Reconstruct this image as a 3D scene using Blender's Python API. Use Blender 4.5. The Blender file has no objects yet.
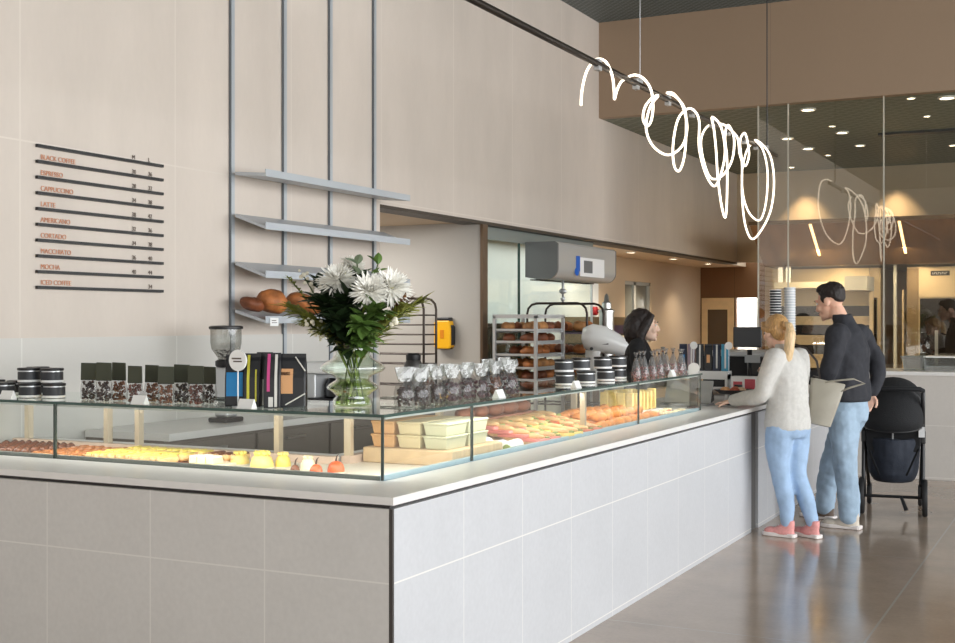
import bpy, bmesh, math, random
from mathutils import Vector, Matrix, Euler, noise
random.seed(7)
C = bpy.context.scene.collection
PI = math.pi
V = Vector
H, F = 1.52, 1230.0                      # camera height (m), focal length (px of a 955 wide frame)
YAW = math.radians(26.8)
SN, CN = math.sin(YAW), math.cos(YAW)

def at(px, py=None, X=None, Y=None, Z=None, d=None):
    """the point of a known plane (X, Y or Z constant) that a pixel of the survey drawing shows"""
    u = (px - 477.5) / F
    dx, dy = u * CN - SN, u * SN + CN
    if d is None:
        if X is not None: d = X / dx
        elif Y is not None: d = Y / dy
        else: d = (H - Z) * F / (py - 321.5)
    z = Z if Z is not None else (H + (321.5 - py) / F * d if py is not None else 0.0)
    return V((dx * d, dy * d, z))

# ------------------------------------------------------------------ materials
def new_mat(name):
    m = bpy.data.materials.new(name); m.use_nodes = True
    nt = m.node_tree
    return m, nt, nt.nodes['Principled BSDF']
def srgb(r, g, b):
    f = lambda c: ((c / 255) / 12.92) if c / 255 <= .04045 else (((c / 255) + .055) / 1.055) ** 2.4
    return (f(r), f(g), f(b), 1)
def mat(name, col, rough=.5, metal=0, spec=.5, noise_amt=0, noise_scale=8, bump=0, bump_scale=60, emit=0, emit_col=None, coat=0, stretch=None):
    m, nt, b = new_mat(name)
    c = srgb(*col)
    b.inputs['Base Color'].default_value = c
    b.inputs['Roughness'].default_value = rough
    b.inputs['Metallic'].default_value = metal
    b.inputs['Specular IOR Level'].default_value = spec
    if coat: b.inputs['Coat Weight'].default_value = coat
    if noise_amt or bump:
        tc = nt.nodes.new('ShaderNodeTexCoord'); mp = nt.nodes.new('ShaderNodeMapping')
        nt.links.new(tc.outputs['Object'], mp.inputs['Vector'])
        if stretch: mp.inputs['Scale'].default_value = stretch
    if noise_amt:
        n = nt.nodes.new('ShaderNodeTexNoise'); n.inputs['Scale'].default_value = noise_scale; n.inputs['Detail'].default_value = 4
        nt.links.new(mp.outputs[0], n.inputs['Vector'])
        r = nt.nodes.new('ShaderNodeValToRGB')
        r.color_ramp.elements[0].position = .3; r.color_ramp.elements[1].position = .7
        r.color_ramp.elements[0].color = tuple(max(0, x * (1 - noise_amt)) for x in c[:3]) + (1,)
        r.color_ramp.elements[1].color = tuple(min(1, x * (1 + noise_amt)) for x in c[:3]) + (1,)
        nt.links.new(n.outputs['Fac'], r.inputs[0]); nt.links.new(r.outputs[0], b.inputs['Base Color'])
    if bump:
        n2 = nt.nodes.new('ShaderNodeTexNoise'); n2.inputs['Scale'].default_value = bump_scale; n2.inputs['Detail'].default_value = 3
        nt.links.new(mp.outputs[0], n2.inputs['Vector'])
        bp = nt.nodes.new('ShaderNodeBump'); bp.inputs['Strength'].default_value = bump; bp.inputs['Distance'].default_value = .01
        nt.links.new(n2.outputs['Fac'], bp.inputs['Height']); nt.links.new(bp.outputs[0], b.inputs['Normal'])
    if emit:
        b.inputs['Emission Color'].default_value = srgb(*(emit_col or col)); b.inputs['Emission Strength'].default_value = emit
    return m
def math_node(nt, op, a, b=None):
    n = nt.nodes.new('ShaderNodeMath'); n.operation = op
    for i, v in enumerate((a, b)):
        if v is None: continue
        if isinstance(v, (int, float)): n.inputs[i].default_value = v
        else: nt.links.new(v, n.inputs[i])
    return n.outputs[0]
def tile_mat(name, col, joint_col, axes, rough=.4, amt=.06, nscale=1.2, spec=.5, fine=.03, vstretch=1.0, jw=None, rough_var=0, bump=0):
    """large slabs: joints given as (axis, offset, pitch, width); cloud and fine grain in the slab"""
    m, nt, b = new_mat(name)
    g = nt.nodes.new('ShaderNodeNewGeometry'); s = nt.nodes.new('ShaderNodeSeparateXYZ')
    nt.links.new(g.outputs['Position'], s.inputs[0])
    mask = None
    for ax, off, pitch, w in axes:
        c = s.outputs['XYZ'.index(ax)]
        d = math_node(nt, 'SUBTRACT', c, off); d = math_node(nt, 'DIVIDE', d, pitch); d = math_node(nt, 'ADD', d, .5)
        d = math_node(nt, 'FRACT', d); d = math_node(nt, 'SUBTRACT', d, .5); d = math_node(nt, 'ABSOLUTE', d)
        d = math_node(nt, 'LESS_THAN', d, w / pitch / 2)
        mask = d if mask is None else math_node(nt, 'MAXIMUM', mask, d)
    mp = nt.nodes.new('ShaderNodeMapping'); mp.inputs['Scale'].default_value = (1, 1, vstretch)
    nt.links.new(g.outputs['Position'], mp.inputs['Vector'])
    n1 = nt.nodes.new('ShaderNodeTexNoise'); n1.inputs['Scale'].default_value = nscale; n1.inputs['Detail'].default_value = 5; n1.inputs['Roughness'].default_value = .6
    n2 = nt.nodes.new('ShaderNodeTexNoise'); n2.inputs['Scale'].default_value = 45; n2.inputs['Detail'].default_value = 3
    nt.links.new(mp.outputs[0], n1.inputs['Vector']); nt.links.new(mp.outputs[0], n2.inputs['Vector'])
    a = math_node(nt, 'SUBTRACT', n1.outputs['Fac'], .5); a = math_node(nt, 'MULTIPLY', a, amt * 4)
    f = math_node(nt, 'SUBTRACT', n2.outputs['Fac'], .5); f = math_node(nt, 'MULTIPLY', f, fine * 4)
    k = math_node(nt, 'ADD', a, f); k = math_node(nt, 'ADD', k, 1.0)
    mul = nt.nodes.new('ShaderNodeVectorMath'); mul.operation = 'SCALE'
    mul.inputs[0].default_value = srgb(*col)[:3]; nt.links.new(k, mul.inputs['Scale'])
    mix = nt.nodes.new('ShaderNodeMixRGB'); nt.links.new(mul.outputs[0], mix.inputs[1]); mix.inputs[2].default_value = srgb(*joint_col)
    if mask is not None: nt.links.new(mask, mix.inputs[0])
    else: mix.inputs[0].default_value = 0
    nt.links.new(mix.outputs[0], b.inputs['Base Color'])
    b.inputs['Roughness'].default_value = rough; b.inputs['Specular IOR Level'].default_value = spec
    if rough_var:
        q = math_node(nt, 'MULTIPLY', a, rough_var); q = math_node(nt, 'ADD', q, rough); nt.links.new(q, b.inputs['Roughness'])
    if bump:
        bp = nt.nodes.new('ShaderNodeBump'); bp.inputs['Strength'].default_value = bump; bp.inputs['Distance'].default_value = .004
        nt.links.new(n1.outputs['Fac'], bp.inputs['Height']); nt.links.new(bp.outputs[0], b.inputs['Normal'])
    return m
def glass_mat(name, tint=(245, 252, 249), ior=1.45, rough=.0, gain=1.0):
    """thin clear sheet: fresnel mix of see-through and mirror"""
    m, nt, b = new_mat(name)
    nt.nodes.remove(b)
    out = [n for n in nt.nodes if n.type == 'OUTPUT_MATERIAL'][0]
    t = nt.nodes.new('ShaderNodeBsdfTransparent'); t.inputs[0].default_value = srgb(*tint)
    g = nt.nodes.new('ShaderNodeBsdfGlossy'); g.inputs['Roughness'].default_value = rough; g.inputs[0].default_value = (1, 1, 1, 1)
    fr = nt.nodes.new('ShaderNodeFresnel')
    ge = nt.nodes.new('ShaderNodeNewGeometry')                       # both faces of a sheet mirror alike
    nt.links.new(math_node(nt, 'ADD', math_node(nt, 'MULTIPLY', ge.outputs['Backfacing'], 1 / ior - ior), ior), fr.inputs[0])
    mx = nt.nodes.new('ShaderNodeMixShader')
    nt.links.new(math_node(nt, 'MULTIPLY', fr.outputs[0], gain), mx.inputs[0]); nt.links.new(t.outputs[0], mx.inputs[1]); nt.links.new(g.outputs[0], mx.inputs[2])
    nt.links.new(mx.outputs[0], out.inputs[0])
    return m

# ------------------------------------------------------------------ mesh builder
class MB:
    def __init__(s): s.bm = bmesh.new()
    def _add(s, verts, faces):
        vs = [s.bm.verts.new(v) for v in verts]
        for f in faces:
            try: s.bm.faces.new([vs[i] for i in f])
            except ValueError: pass
        return s
    def box(s, lo, hi, rot=None, piv=None):
        x0, y0, z0 = lo; x1, y1, z1 = hi
        vs = [V(p) for p in ((x0, y0, z0), (x1, y0, z0), (x1, y1, z0), (x0, y1, z0), (x0, y0, z1), (x1, y0, z1), (x1, y1, z1), (x0, y1, z1))]
        if rot:
            c = V(piv) if piv else (V(lo) + V(hi)) / 2
            e = Euler(rot).to_matrix(); vs = [c + e @ (v - c) for v in vs]
        return s._add(vs, [(0, 3, 2, 1), (4, 5, 6, 7), (0, 1, 5, 4), (1, 2, 6, 5), (2, 3, 7, 6), (3, 0, 4, 7)])
    def rbox(s, lo, hi, r, rot=None, piv=None, seg=2):
        t = bmesh.new(); b = MB.__new__(MB); b.bm = t; b.box(lo, hi, rot, piv)
        bmesh.ops.bevel(t, geom=list(t.edges), offset=r, segments=seg, affect='EDGES', profile=.5)
        s._merge(t); return s
    def _merge(s, t):
        mp = {v: s.bm.verts.new(v.co) for v in t.verts}
        for f in t.faces:
            try: s.bm.faces.new([mp[v] for v in f.verts])
            except ValueError: pass
        t.free()
    def rings(s, rings, cap=True, closed=False):
        n = len(rings[0]); R = [[s.bm.verts.new(p) for p in r] for r in rings]
        pairs = list(zip(R, R[1:])) + ([(R[-1], R[0])] if closed else [])
        for a, b in pairs:
            for i in range(n):
                j = (i + 1) % n
                try: s.bm.faces.new((a[i], a[j], b[j], b[i]))
                except ValueError: pass
        if cap and not closed:
            for r, rev in ((R[0], True), (R[-1], False)):
                try: s.bm.faces.new(list(reversed(r)) if rev else r)
                except ValueError: pass
        return s
    def tube(s, pts, r, n=8, cap=True, closed=False, flat=None):
        pts = [V(p) for p in pts]; m = len(pts)
        rs = r if isinstance(r, (list, tuple)) else [r] * m
        rings = []; up = None
        for i, p in enumerate(pts):
            if closed: t = pts[(i + 1) % m] - pts[i - 1]
            else: t = pts[min(i + 1, m - 1)] - pts[max(i - 1, 0)]
            t = t.normalized() if t.length > 1e-9 else V((0, 0, 1))
            if up is None:
                up = t.orthogonal().normalized()
                if flat is not None:
                    fl = V(flat); up = (fl - t * fl.dot(t)).normalized()
            else:
                up = (up - t * up.dot(t)); up = up.normalized() if up.length > 1e-6 else t.orthogonal().normalized()
            w = t.cross(up)
            rr = rs[i]; ru, rw = rr if isinstance(rr, (tuple, list)) else (rr, rr)
            rings.append([p + up * (ru * math.cos(2 * PI * k / n)) + w * (rw * math.sin(2 * PI * k / n)) for k in range(n)])
        return s.rings(rings, cap, closed)
    def cyl(s, p0, p1, r0, r1=None, n=16): return s.tube([p0, p1], [r0, r0 if r1 is None else r1], n)
    def lathe(s, prof, c=(0, 0, 0), n=24, cap=True):
        c = V(c)
        return s.rings([[c + V((r * math.cos(2 * PI * k / n), r * math.sin(2 * PI * k / n), z)) for k in range(n)] for r, z in prof], cap)
    def ball(s, c, r, rot=None, n=12, m=8):
        c = V(c); r = (r, r, r) if isinstance(r, (int, float)) else r
        e = Euler(rot).to_matrix() if rot else Matrix.Identity(3)
        rings = []
        for i in range(1, m):
            a = PI * i / m
            rings.append([c + e @ V((r[0] * math.sin(a) * math.cos(2 * PI * k / n), r[1] * math.sin(a) * math.sin(2 * PI * k / n), -r[2] * math.cos(a))) for k in range(n)])
        R = [[s.bm.verts.new(p) for p in q] for q in rings]
        b = s.bm.verts.new(c + e @ V((0, 0, -r[2]))); t = s.bm.verts.new(c + e @ V((0, 0, r[2])))
        for k in range(n):
            j = (k + 1) % n
            s.bm.faces.new((b, R[0][j], R[0][k])); s.bm.faces.new((t, R[-1][k], R[-1][j]))
            for a_, b_ in zip(R, R[1:]): s.bm.faces.new((a_[k], a_[j], b_[j], b_[k]))
        return s
    def prism(s, poly, d, o=(0, 0, 0), ax='Y'):
        """outline in (a, b) pushed d along an axis: Y -> a is x, b is z; X -> a is y, b is z; Z -> a is x, b is y"""
        o = V(o)
        P = {'Y': lambda a, b, t: V((a, t, b)), 'X': lambda a, b, t: V((t, a, b)), 'Z': lambda a, b, t: V((a, b, t))}[ax]
        return s.rings([[o + P(a, b, 0) for a, b in poly], [o + P(a, b, d) for a, b in poly]])
    def tri(s, *pts):
        return s._add([V(p) for p in pts], [tuple(range(len(pts)))])
    def xform(s, M):
        s.bm.transform(M); return s
    def build(s, name, m, parent=None, smooth=False, bevel=0, loc=None, solid=0, angle=None):
        bmesh.ops.recalc_face_normals(s.bm, faces=s.bm.faces)
        me = bpy.data.meshes.new(name); s.bm.to_mesh(me); s.bm.free()
        o = bpy.data.objects.new(name, me); C.objects.link(o)
        if isinstance(m, (list, tuple)):
            for x in m: me.materials.append(x)
        else: me.materials.append(m)
        if smooth:
            for p in me.polygons: p.use_smooth = True
            if angle is not None:
                me.set_sharp_from_angle(angle=math.radians(angle))
        if parent: o.parent = parent
        if loc is not None: o.location = loc
        if bevel:
            b = o.modifiers.new('edge', 'BEVEL'); b.width = bevel; b.segments = 2; b.limit_method = 'ANGLE'; b.angle_limit = .6
        if solid:
            q = o.modifiers.new('thick', 'SOLIDIFY'); q.thickness = solid; q.offset = 0
        return o
def tag(o, label, cat, group=None, kind=None):
    if label: o['label'] = label
    if cat: o['category'] = cat
    if group: o['group'] = group
    if kind: o['kind'] = kind
    return o
def thing(name, label, cat, loc=(0, 0, 0), rz=0, group=None, kind=None):
    o = bpy.data.objects.new(name, None); C.objects.link(o); o.empty_display_size = .1
    o.location = loc; o.rotation_euler = (0, 0, rz)
    return tag(o, label, cat, group, kind)
def copy_tree(o, parent=None):
    c = o.copy(); C.objects.link(c)
    if parent: c.parent = parent
    for ch in list(o.children): copy_tree(ch, c)
    return c
def dup(root, loc, rz=0, label=None, group=None, scale=None):
    c = copy_tree(root); c.location = loc; c.rotation_euler = (0, 0, rz)
    if label: c['label'] = label
    if group: c['group'] = group
    if scale: c.scale = (scale,) * 3 if isinstance(scale, (int, float)) else scale
    return c
class Proto:
    """first use moves the source, later uses copy it"""
    def __init__(s, root): s.root, s.used = root, False
    def put(s, loc, rz=0, label=None, group=None, scale=None):
        if s.used: return dup(s.root, loc, rz, label, group, scale)
        s.used = True; o = s.root
        o.location = loc; o.rotation_euler = (0, 0, rz)
        if label: o['label'] = label
        if group: o['group'] = group
        if scale: o.scale = (scale,) * 3 if isinstance(scale, (int, float)) else scale
        return o
def struct(o):
    o['kind'] = 'structure'; return o
NTH = ['first', 'second', 'third', 'fourth', 'fifth', 'sixth', 'seventh', 'eighth', 'ninth', 'tenth', 'eleventh', 'twelfth', 'thirteenth', 'fourteenth']
def text_mesh(s, size, M, name, m, parent, depth=.001, align='LEFT'):
    cu = bpy.data.curves.new(name, 'FONT'); cu.body = s; cu.size = size; cu.extrude = depth; cu.align_x = align
    tmp = bpy.data.objects.new(name + '_curve', cu); C.objects.link(tmp)
    dg = bpy.context.evaluated_depsgraph_get()
    me = bpy.data.meshes.new_from_object(tmp.evaluated_get(dg)); bpy.data.objects.remove(tmp); bpy.data.curves.remove(cu)
    me.transform(M); me.materials.clear(); me.materials.append(m); me.name = name
    o = bpy.data.objects.new(name, me); C.objects.link(o)
    if parent: o.parent = parent
    return o
# orientation for text on the menu wall (faces +X, reads along +Y)
ROT_PX = Matrix(((0, 0, 1, 0), (1, 0, 0, 0), (0, 1, 0, 0), (0, 0, 0, 1)))
ROT_NY = Matrix(((1, 0, 0, 0), (0, 0, -1, 0), (0, 1, 0, 0), (0, 0, 0, 1)))     # faces -Y, reads along +X

# ------------------------------------------------------------------ palette
M = {}
M['steel'] = mat('brushed_steel', (196, 196, 194), .32, 1, noise_amt=.06, noise_scale=30, stretch=(1, 1, 12))
M['dull_steel'] = mat('satin_aluminium', (200, 202, 204), .42, .7)
M['shelf'] = mat('blue_grey_lacquer', (184, 190, 196), .38, .3)
M['upright'] = mat('grey_upright', (112, 118, 124), .4, .4)
M['black'] = mat('black_plastic', (24, 24, 26), .4)
M['soft_black'] = mat('black_fabric', (20, 21, 24), .85, bump=.3, bump_scale=120)
M['navy'] = mat('navy_fabric', (34, 40, 52), .8, bump=.3, bump_scale=90)
M['dark_metal'] = mat('dark_bronze_metal', (52, 46, 42), .35, .7)
M['white'] = mat('white_card', (240, 240, 238), .6)
M['white_gloss'] = mat('white_enamel', (244, 244, 242), .25)
M['worktop'] = mat('white_worktop', (226, 224, 221), .28, noise_amt=.02, noise_scale=20)
M['grey_plastic'] = mat('grey_plastic', (150, 152, 152), .45)
M['glass'] = glass_mat('clear_glass')
M['glass_edge'] = mat('green_glass_edge', (48, 74, 68), .1, 0, .6)
M['wood'] = mat('pale_oak', (206, 178, 140), .5, noise_amt=.12, noise_scale=6, stretch=(2, 12, 2))
M['kraft'] = mat('kraft_card', (206, 160, 110), .75, noise_amt=.05)
M['oven'] = mat('warm_oven_steel', (204, 182, 146), .36, .45, noise_amt=.04)
M['oven_dark'] = mat('dark_oven_glass', (26, 20, 16), .12)
M['hood'] = mat('bronze_hood_steel', (126, 100, 74), .3, .85, noise_amt=.2, noise_scale=2.2, stretch=(3, 1, .2))
M['neon'] = mat('glowing_light_tube', (255, 240, 218), .4, emit=1.6)
M['lamp_glow'] = mat('downlight_glow', (255, 236, 206), .4, emit=9)
M['strip_glow'] = mat('strip_light_glow', (255, 214, 150), .4, emit=2.0)
# ================================================================== THE SETTING
WX = -5.2          # menu wall face
CX, CY = -2.24, 3.76   # outer faces of the counter
GY = 13.43         # bakery glass and soffit plane
BY = 19.56         # bakery back wall
EY = 20.9          # end wall of the recess
CEIL, LOW, HEAD = 5.0, 3.89, 2.47
M['wall'] = tile_mat('beige_slab_wall', (208, 197, 186), (216, 206, 195), [('Y', 4.815, 1.25, .01), ('Z', 2.5, 12.53, .01)], .45, .13, .9, .4, .012, .35)
M['splash'] = tile_mat('pale_splashback', (206, 203, 197), (220, 218, 212), [('Y', 4.815, 1.25, .01)], .3, .02, 1.5, .5, .006)
M['soffit'] = tile_mat('taupe_soffit', (152, 130, 108), (140, 120, 100), [('X', -.6, 2.6, .008)], .5, .03, .7, .4, .01, .4)
M['taupe_wall'] = tile_mat('taupe_plaster', (196, 176, 150), (170, 150, 130), [], .6, .03, 1.0, .3, .01)
M['brown_wall'] = tile_mat('brown_panel', (120, 88, 60), (90, 70, 50), [('X', -5.0, .6, .008)], .5, .05, 1.0, .3, .01)
M['grey_plaster'] = tile_mat('grey_plaster', (176, 172, 166), (170, 166, 160), [], .6, .02, 1.0, .3, .01)
M['kitchen_wall'] = tile_mat('pale_green_kitchen_wall', (214, 218, 217), (200, 205, 204), [('Y', 10.5, .6, .006)], .35, .02, 1.0, .4, .008)
M['floor'] = tile_mat('polished_concrete', (170, 151, 133), (176, 168, 156), [('X', -.99, 2.4, .012), ('Y', 8.3, 2.4, .006)], .13, .2, 1.6, .65, .05, 1, rough_var=.35, bump=.03)
M['band'] = mat('dark_edge_band', (66, 58, 50), .5)
def perforated(name, col, dark, pitch):
    m, nt, b = new_mat(name)
    g = nt.nodes.new('ShaderNodeNewGeometry'); s = nt.nodes.new('ShaderNodeSeparateXYZ'); nt.links.new(g.outputs['Position'], s.inputs[0])
    a = math_node(nt, 'ADD', s.outputs[0], s.outputs[1]); c = math_node(nt, 'SUBTRACT', s.outputs[0], s.outputs[1])
    k = None
    for q in (a, c):
        d = math_node(nt, 'FRACT', math_node(nt, 'DIVIDE', q, pitch)); d = math_node(nt, 'ABSOLUTE', math_node(nt, 'SUBTRACT', d, .5)); d = math_node(nt, 'GREATER_THAN', d, .36)
        k = d if k is None else math_node(nt, 'MAXIMUM', k, d)
    mx = nt.nodes.new('ShaderNodeMixRGB'); nt.links.new(k, mx.inputs[0]); mx.inputs[1].default_value = srgb(*dark); mx.inputs[2].default_value = srgb(*col)
    nt.links.new(mx.outputs[0], b.inputs['Base Color']); b.inputs['Roughness'].default_value = .55
    return m
M['ceiling'] = perforated('expanded_metal_ceiling', (112, 122, 122), (74, 84, 86), .09)
M['ceiling_low'] = perforated('expanded_metal_low_ceiling', (122, 132, 120), (98, 108, 98), .2)
M['recess_ceiling'] = mat('pale_recess_ceiling', (206, 186, 160), .6)

struct(MB().box((-9, -7, -.1), (8, 25, 0)).build('floor', M['floor']))
struct(MB().box((WX, -7, CEIL), (8, GY + .02, CEIL + .1)).build('ceiling', M['ceiling']))
struct(MB().box((WX, GY + .12, LOW), (8, BY, LOW + .1)).build('ceiling_bakery', M['ceiling_low']))
wl = MB().box((WX - .2, -7, 0), (WX, 8.54, HEAD)).box((WX - .2, -7, HEAD), (WX, BY, CEIL))
struct(wl.build('wall_left', M['wall']))
struct(MB().box((WX - .2, 8.54, HEAD - .03), (WX + .004, BY, HEAD)).build('trim_1', M['band']))
struct(MB().box((WX, 3.0, 0), (WX + .012, 8.5, 1.43)).build('trim_2', M['splash']))
struct(MB().box((WX, GY, LOW), (8, GY + .12, CEIL + .1)).build('wall_soffit', M['soffit']))
# passage with the wire racks: its far wall faces the room
struct(MB().box((-8.4, 10.4, 0), (WX - .02, 10.5, HEAD)).build('wall_passage', M['grey_plaster']))
struct(MB().box((-8.5, 8.3, 0), (-8.4, 10.5, HEAD)).build('wall_passage_end', M['grey_plaster']))
struct(MB().box((-8.5, 8.24, 0), (WX - .2, 8.34, HEAD)).build('wall_passage_near', M['grey_plaster']))
struct(MB().box((WX - .02, 10.39, 0), (WX + .006, 10.5, HEAD - .03)).build('trim_3', mat('bronze_jamb', (104, 84, 66), .4, .4)))
struct(MB().box((-8.5, 8.3, HEAD - .012), (WX - .2, EY, HEAD + .1)).build('ceiling_recess', M['recess_ceiling']))
# recess behind the barista
RX = -6.2
struct(MB().box((RX - .1, 10.5, 0), (RX, 16.0, HEAD)).build('wall_kitchen', M['kitchen_wall']))
wr = MB()
wz0, wz1 = at(640, 322, X=RX).z, at(640, 282, X=RX).z
wy0, wy1 = at(625, X=RX).y, at(651, X=RX).y
wr.box((RX - .1, 16.0, 0), (RX, wy0, HEAD)).box((RX - .1, wy1, 0), (RX, EY, HEAD)).box((RX - .1, wy0, wz1), (RX, wy1, HEAD)).box((RX - .1, wy0, 0), (RX, wy1, 1.2))
struct(wr.build('wall_recess', M['taupe_wall']))
wn = MB()
for a, b_ in ((wy0, wy0 + .05), (wy1 - .05, wy1), ((wy0 * .62 + wy1 * .38), (wy0 * .62 + wy1 * .38) + .09)): wn.box((RX - .09, a, 1.2), (RX - .02, b_, wz1))
wn.box((RX - .09, wy0, wz1 - .05), (RX - .02, wy1, wz1)).box((RX - .09, wy0, 1.2), (RX - .02, wy1, 1.25))
w1 = struct(wn.build('window_1', mat('grey_window_frame', (170, 172, 168), .5)))
MB().box((RX - .07, wy0 + .05, 1.25), (RX - .055, wy1 - .05, wz1 - .05)).build('pane', mat('smoky_window_pane', (122, 124, 116), .15), w1)
# end wall with a framed glass door and an open bright doorway
dxa, dxb = at(702, Y=EY).x, at(734, Y=EY).x
dz = at(718, 298, Y=EY).z
oxa, oxb = at(736, Y=EY).x, at(757, Y=EY).x
ew = MB().box((RX - .1, EY, 0), (dxa, EY + .1, HEAD)).box((dxa, EY, dz), (-2, EY + .1, HEAD + .1)).box((dxb, EY, 0), (oxa, EY + .1, dz)).box((oxb, EY, 0), (-2, EY + .1, dz))
struct(ew.build('wall_end', M['brown_wall']))
d1 = MB()
d1.box((dxa, EY - .02, 0), (dxa + .1, EY + .06, dz)).box((dxb - .11, EY - .02, 0), (dxb, EY + .06, dz)).box((dxa + .1, EY - .02, dz - .2), (dxb - .11, EY + .06, dz)).box((dxa + .1, EY - .02, 0), (dxb - .11, EY + .06, .3))
do = struct(d1.build('door_1', mat('pale_door_wood', (232, 206, 160), .5, noise_amt=.06)))
MB().box((dxa + .1, EY + .01, .3), (dxb - .11, EY + .03, dz - .2)).build('pane', mat('brown_door_glass', (88, 72, 52), .15), do)
MB().cyl((dxb - .06, EY - .05, 1.02), (dxb - .06, EY - .02, 1.02), .012).cyl((dxb - .17, EY - .05, 1.02), (dxb - .05, EY - .05, 1.02), .01).build('door_handle', M['steel'], do)
struct(MB().box((oxa - .5, EY + 1.2, 0), (oxb + .7, EY + 1.3, HEAD)).build('wall_back_room', mat('white_plaster', (236, 238, 234), .7)))
# bakery back wall: full height right of the recess mouth, and only above the mouth beside it
bw = MB().box((-4.75, BY, 0), (8, BY + .15, LOW)).box((WX, BY, HEAD), (-4.75, BY + .15, LOW + .1))
struct(bw.build('wall_bakery', M['taupe_wall']))
# glazing between shop and bakery
gx = [at(757, Y=GY).x, at(787, Y=GY).x, at(883, Y=GY).x, .1, 1.8, 3.6, 5.4, 8.0]
gw = thing('window_2', None, None, (0, GY, 0)); gw['kind'] = 'structure'
M['screen_glass'] = glass_mat('bakery_screen_glass', (250, 250, 246), 1.5, gain=2.1)
for a, b_ in zip(gx, gx[1:]):
    MB().box((a + .004, .052, .0), (b_ - .004, .064, LOW)).build('pane', M['screen_glass'], gw)
for a in gx[:-1]:
    MB().box((a - .006, .045, 0), (a + .006, .07, LOW)).build('seam', mat('pale_glass_seam', (190, 186, 172), .3), gw)
# glass screen of the kitchen under the header
ky = [10.53, at(528, X=WX).y, 13.47]
kw = thing('window_3', None, None, (WX, 0, 0)); kw['kind'] = 'structure'
M['kitchen_glass'] = glass_mat('kitchen_screen_glass', (244, 249, 246), 1.5, gain=.5)
for a, b_ in zip(ky, ky[1:]):
    MB().box((-.11, a + .003, 0), (-.098, b_ - .003, HEAD - .03)).build('pane', M['kitchen_glass'], kw)
MB().box((-.115, ky[1] - .006, 0), (-.09, ky[1] + .006, HEAD - .03)).build('seam', M['glass_edge'], kw)
MB().box((-.115, ky[2] - .02, 0), (-.09, ky[2], HEAD - .03)).build('seam', M['dull_steel'], kw)
MB().box((-.116, ky[0], HEAD - .15), (-.088, ky[2], HEAD - .03)).build('top_rail', mat('grey_green_rail', (140, 148, 144), .35, .3), kw)
# street side: tall windows between slim posts (never in frame, they let the daylight in)
wrn = MB()
for y in (-7, -4.2, -1.4, 1.4, 4.2, 7, 9.8, 12.6, 15.4, 18.2, 20.8): wrn.box((7.8, y - .06, 0), (8, y + .06, CEIL))
wrn.box((7.8, -7, 0), (8, 20.9, .25)).box((7.8, -7, 4.7), (8, 20.9, CEIL)).box((7.8, -7, 2.6), (8, 20.9, 2.68))
struct(wrn.build('wall_right', M['dark_metal']))
wfn = MB().box((-5.4, -7.1, 0), (8, -7, CEIL))
struct(wfn.build('wall_front', M['grey_plaster']))

# ================================================================== CAMERA, WORLD, LIGHT
cam = bpy.data.cameras.new('camera'); co = bpy.data.objects.new('camera', cam); C.objects.link(co)
cam.lens = 36 * F / 955; cam.sensor_width = 36; co.location = (0, 0, H); co.rotation_euler = (PI / 2, 0, YAW)
cam.clip_end = 100; cam.clip_start = .05
sc = bpy.context.scene; sc.camera = co
sc.view_settings.view_transform = 'Standard'; sc.view_settings.look = 'None'; sc.view_settings.gamma = 1; sc.view_settings.use_curve_mapping = False
sc.view_settings.exposure = 0.58
sc.cycles.use_denoising = True; sc.cycles.max_bounces = 10; sc.cycles.transparent_max_bounces = 24; sc.cycles.glossy_bounces = 4; sc.cycles.diffuse_bounces = 4
sc.cycles.sample_clamp_indirect = 6; sc.cycles.caustics_reflective = False; sc.cycles.caustics_refractive = False
w = bpy.data.worlds.new('daylight'); sc.world = w; w.use_nodes = True
w.node_tree.nodes['Background'].inputs[0].default_value = (.93, .97, 1, 1); w.node_tree.nodes['Background'].inputs[1].default_value = 1.6
def area(name, loc, rot, sx, sy, power, col=(1, 1, 1), spread=None):
    l = bpy.data.lights.new(name, 'AREA'); l.shape = 'RECTANGLE'; l.size = sx; l.size_y = sy; l.energy = power; l.color = col
    if spread: l.spread = math.radians(spread)
    o = bpy.data.objects.new(name, l); C.objects.link(o); o.location = loc; o.rotation_euler = rot
    return o
def spot(name, loc, power, ang=70, blend=.6, col=(1, .86, .68), rot=(0, 0, 0), r=.04):
    l = bpy.data.lights.new(name, 'SPOT'); l.energy = power; l.spot_size = math.radians(ang); l.spot_blend = blend; l.color = col; l.shadow_soft_size = r
    o = bpy.data.objects.new(name, l); C.objects.link(o); o.location = loc; o.rotation_euler = rot
    return o
def point(name, loc, power, col=(1, .9, .75), r=.1):
    l = bpy.data.lights.new(name, 'POINT'); l.energy = power; l.color = col; l.shadow_soft_size = r
    o = bpy.data.objects.new(name, l); C.objects.link(o); o.location = loc
    return o
# daylight through the street windows
area('window_daylight', (7.7, 3.0, 2.6), (0, PI / 2, 0), 4.4, 19, 960, (.97, .985, 1))
area('front_wall_light', (2.5, -6.9, 2.6), (-PI / 2, 0, PI), 9, 4.4, 160, (1, .985, .96))  # area lamp before the closed front wall, which has no opening
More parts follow.
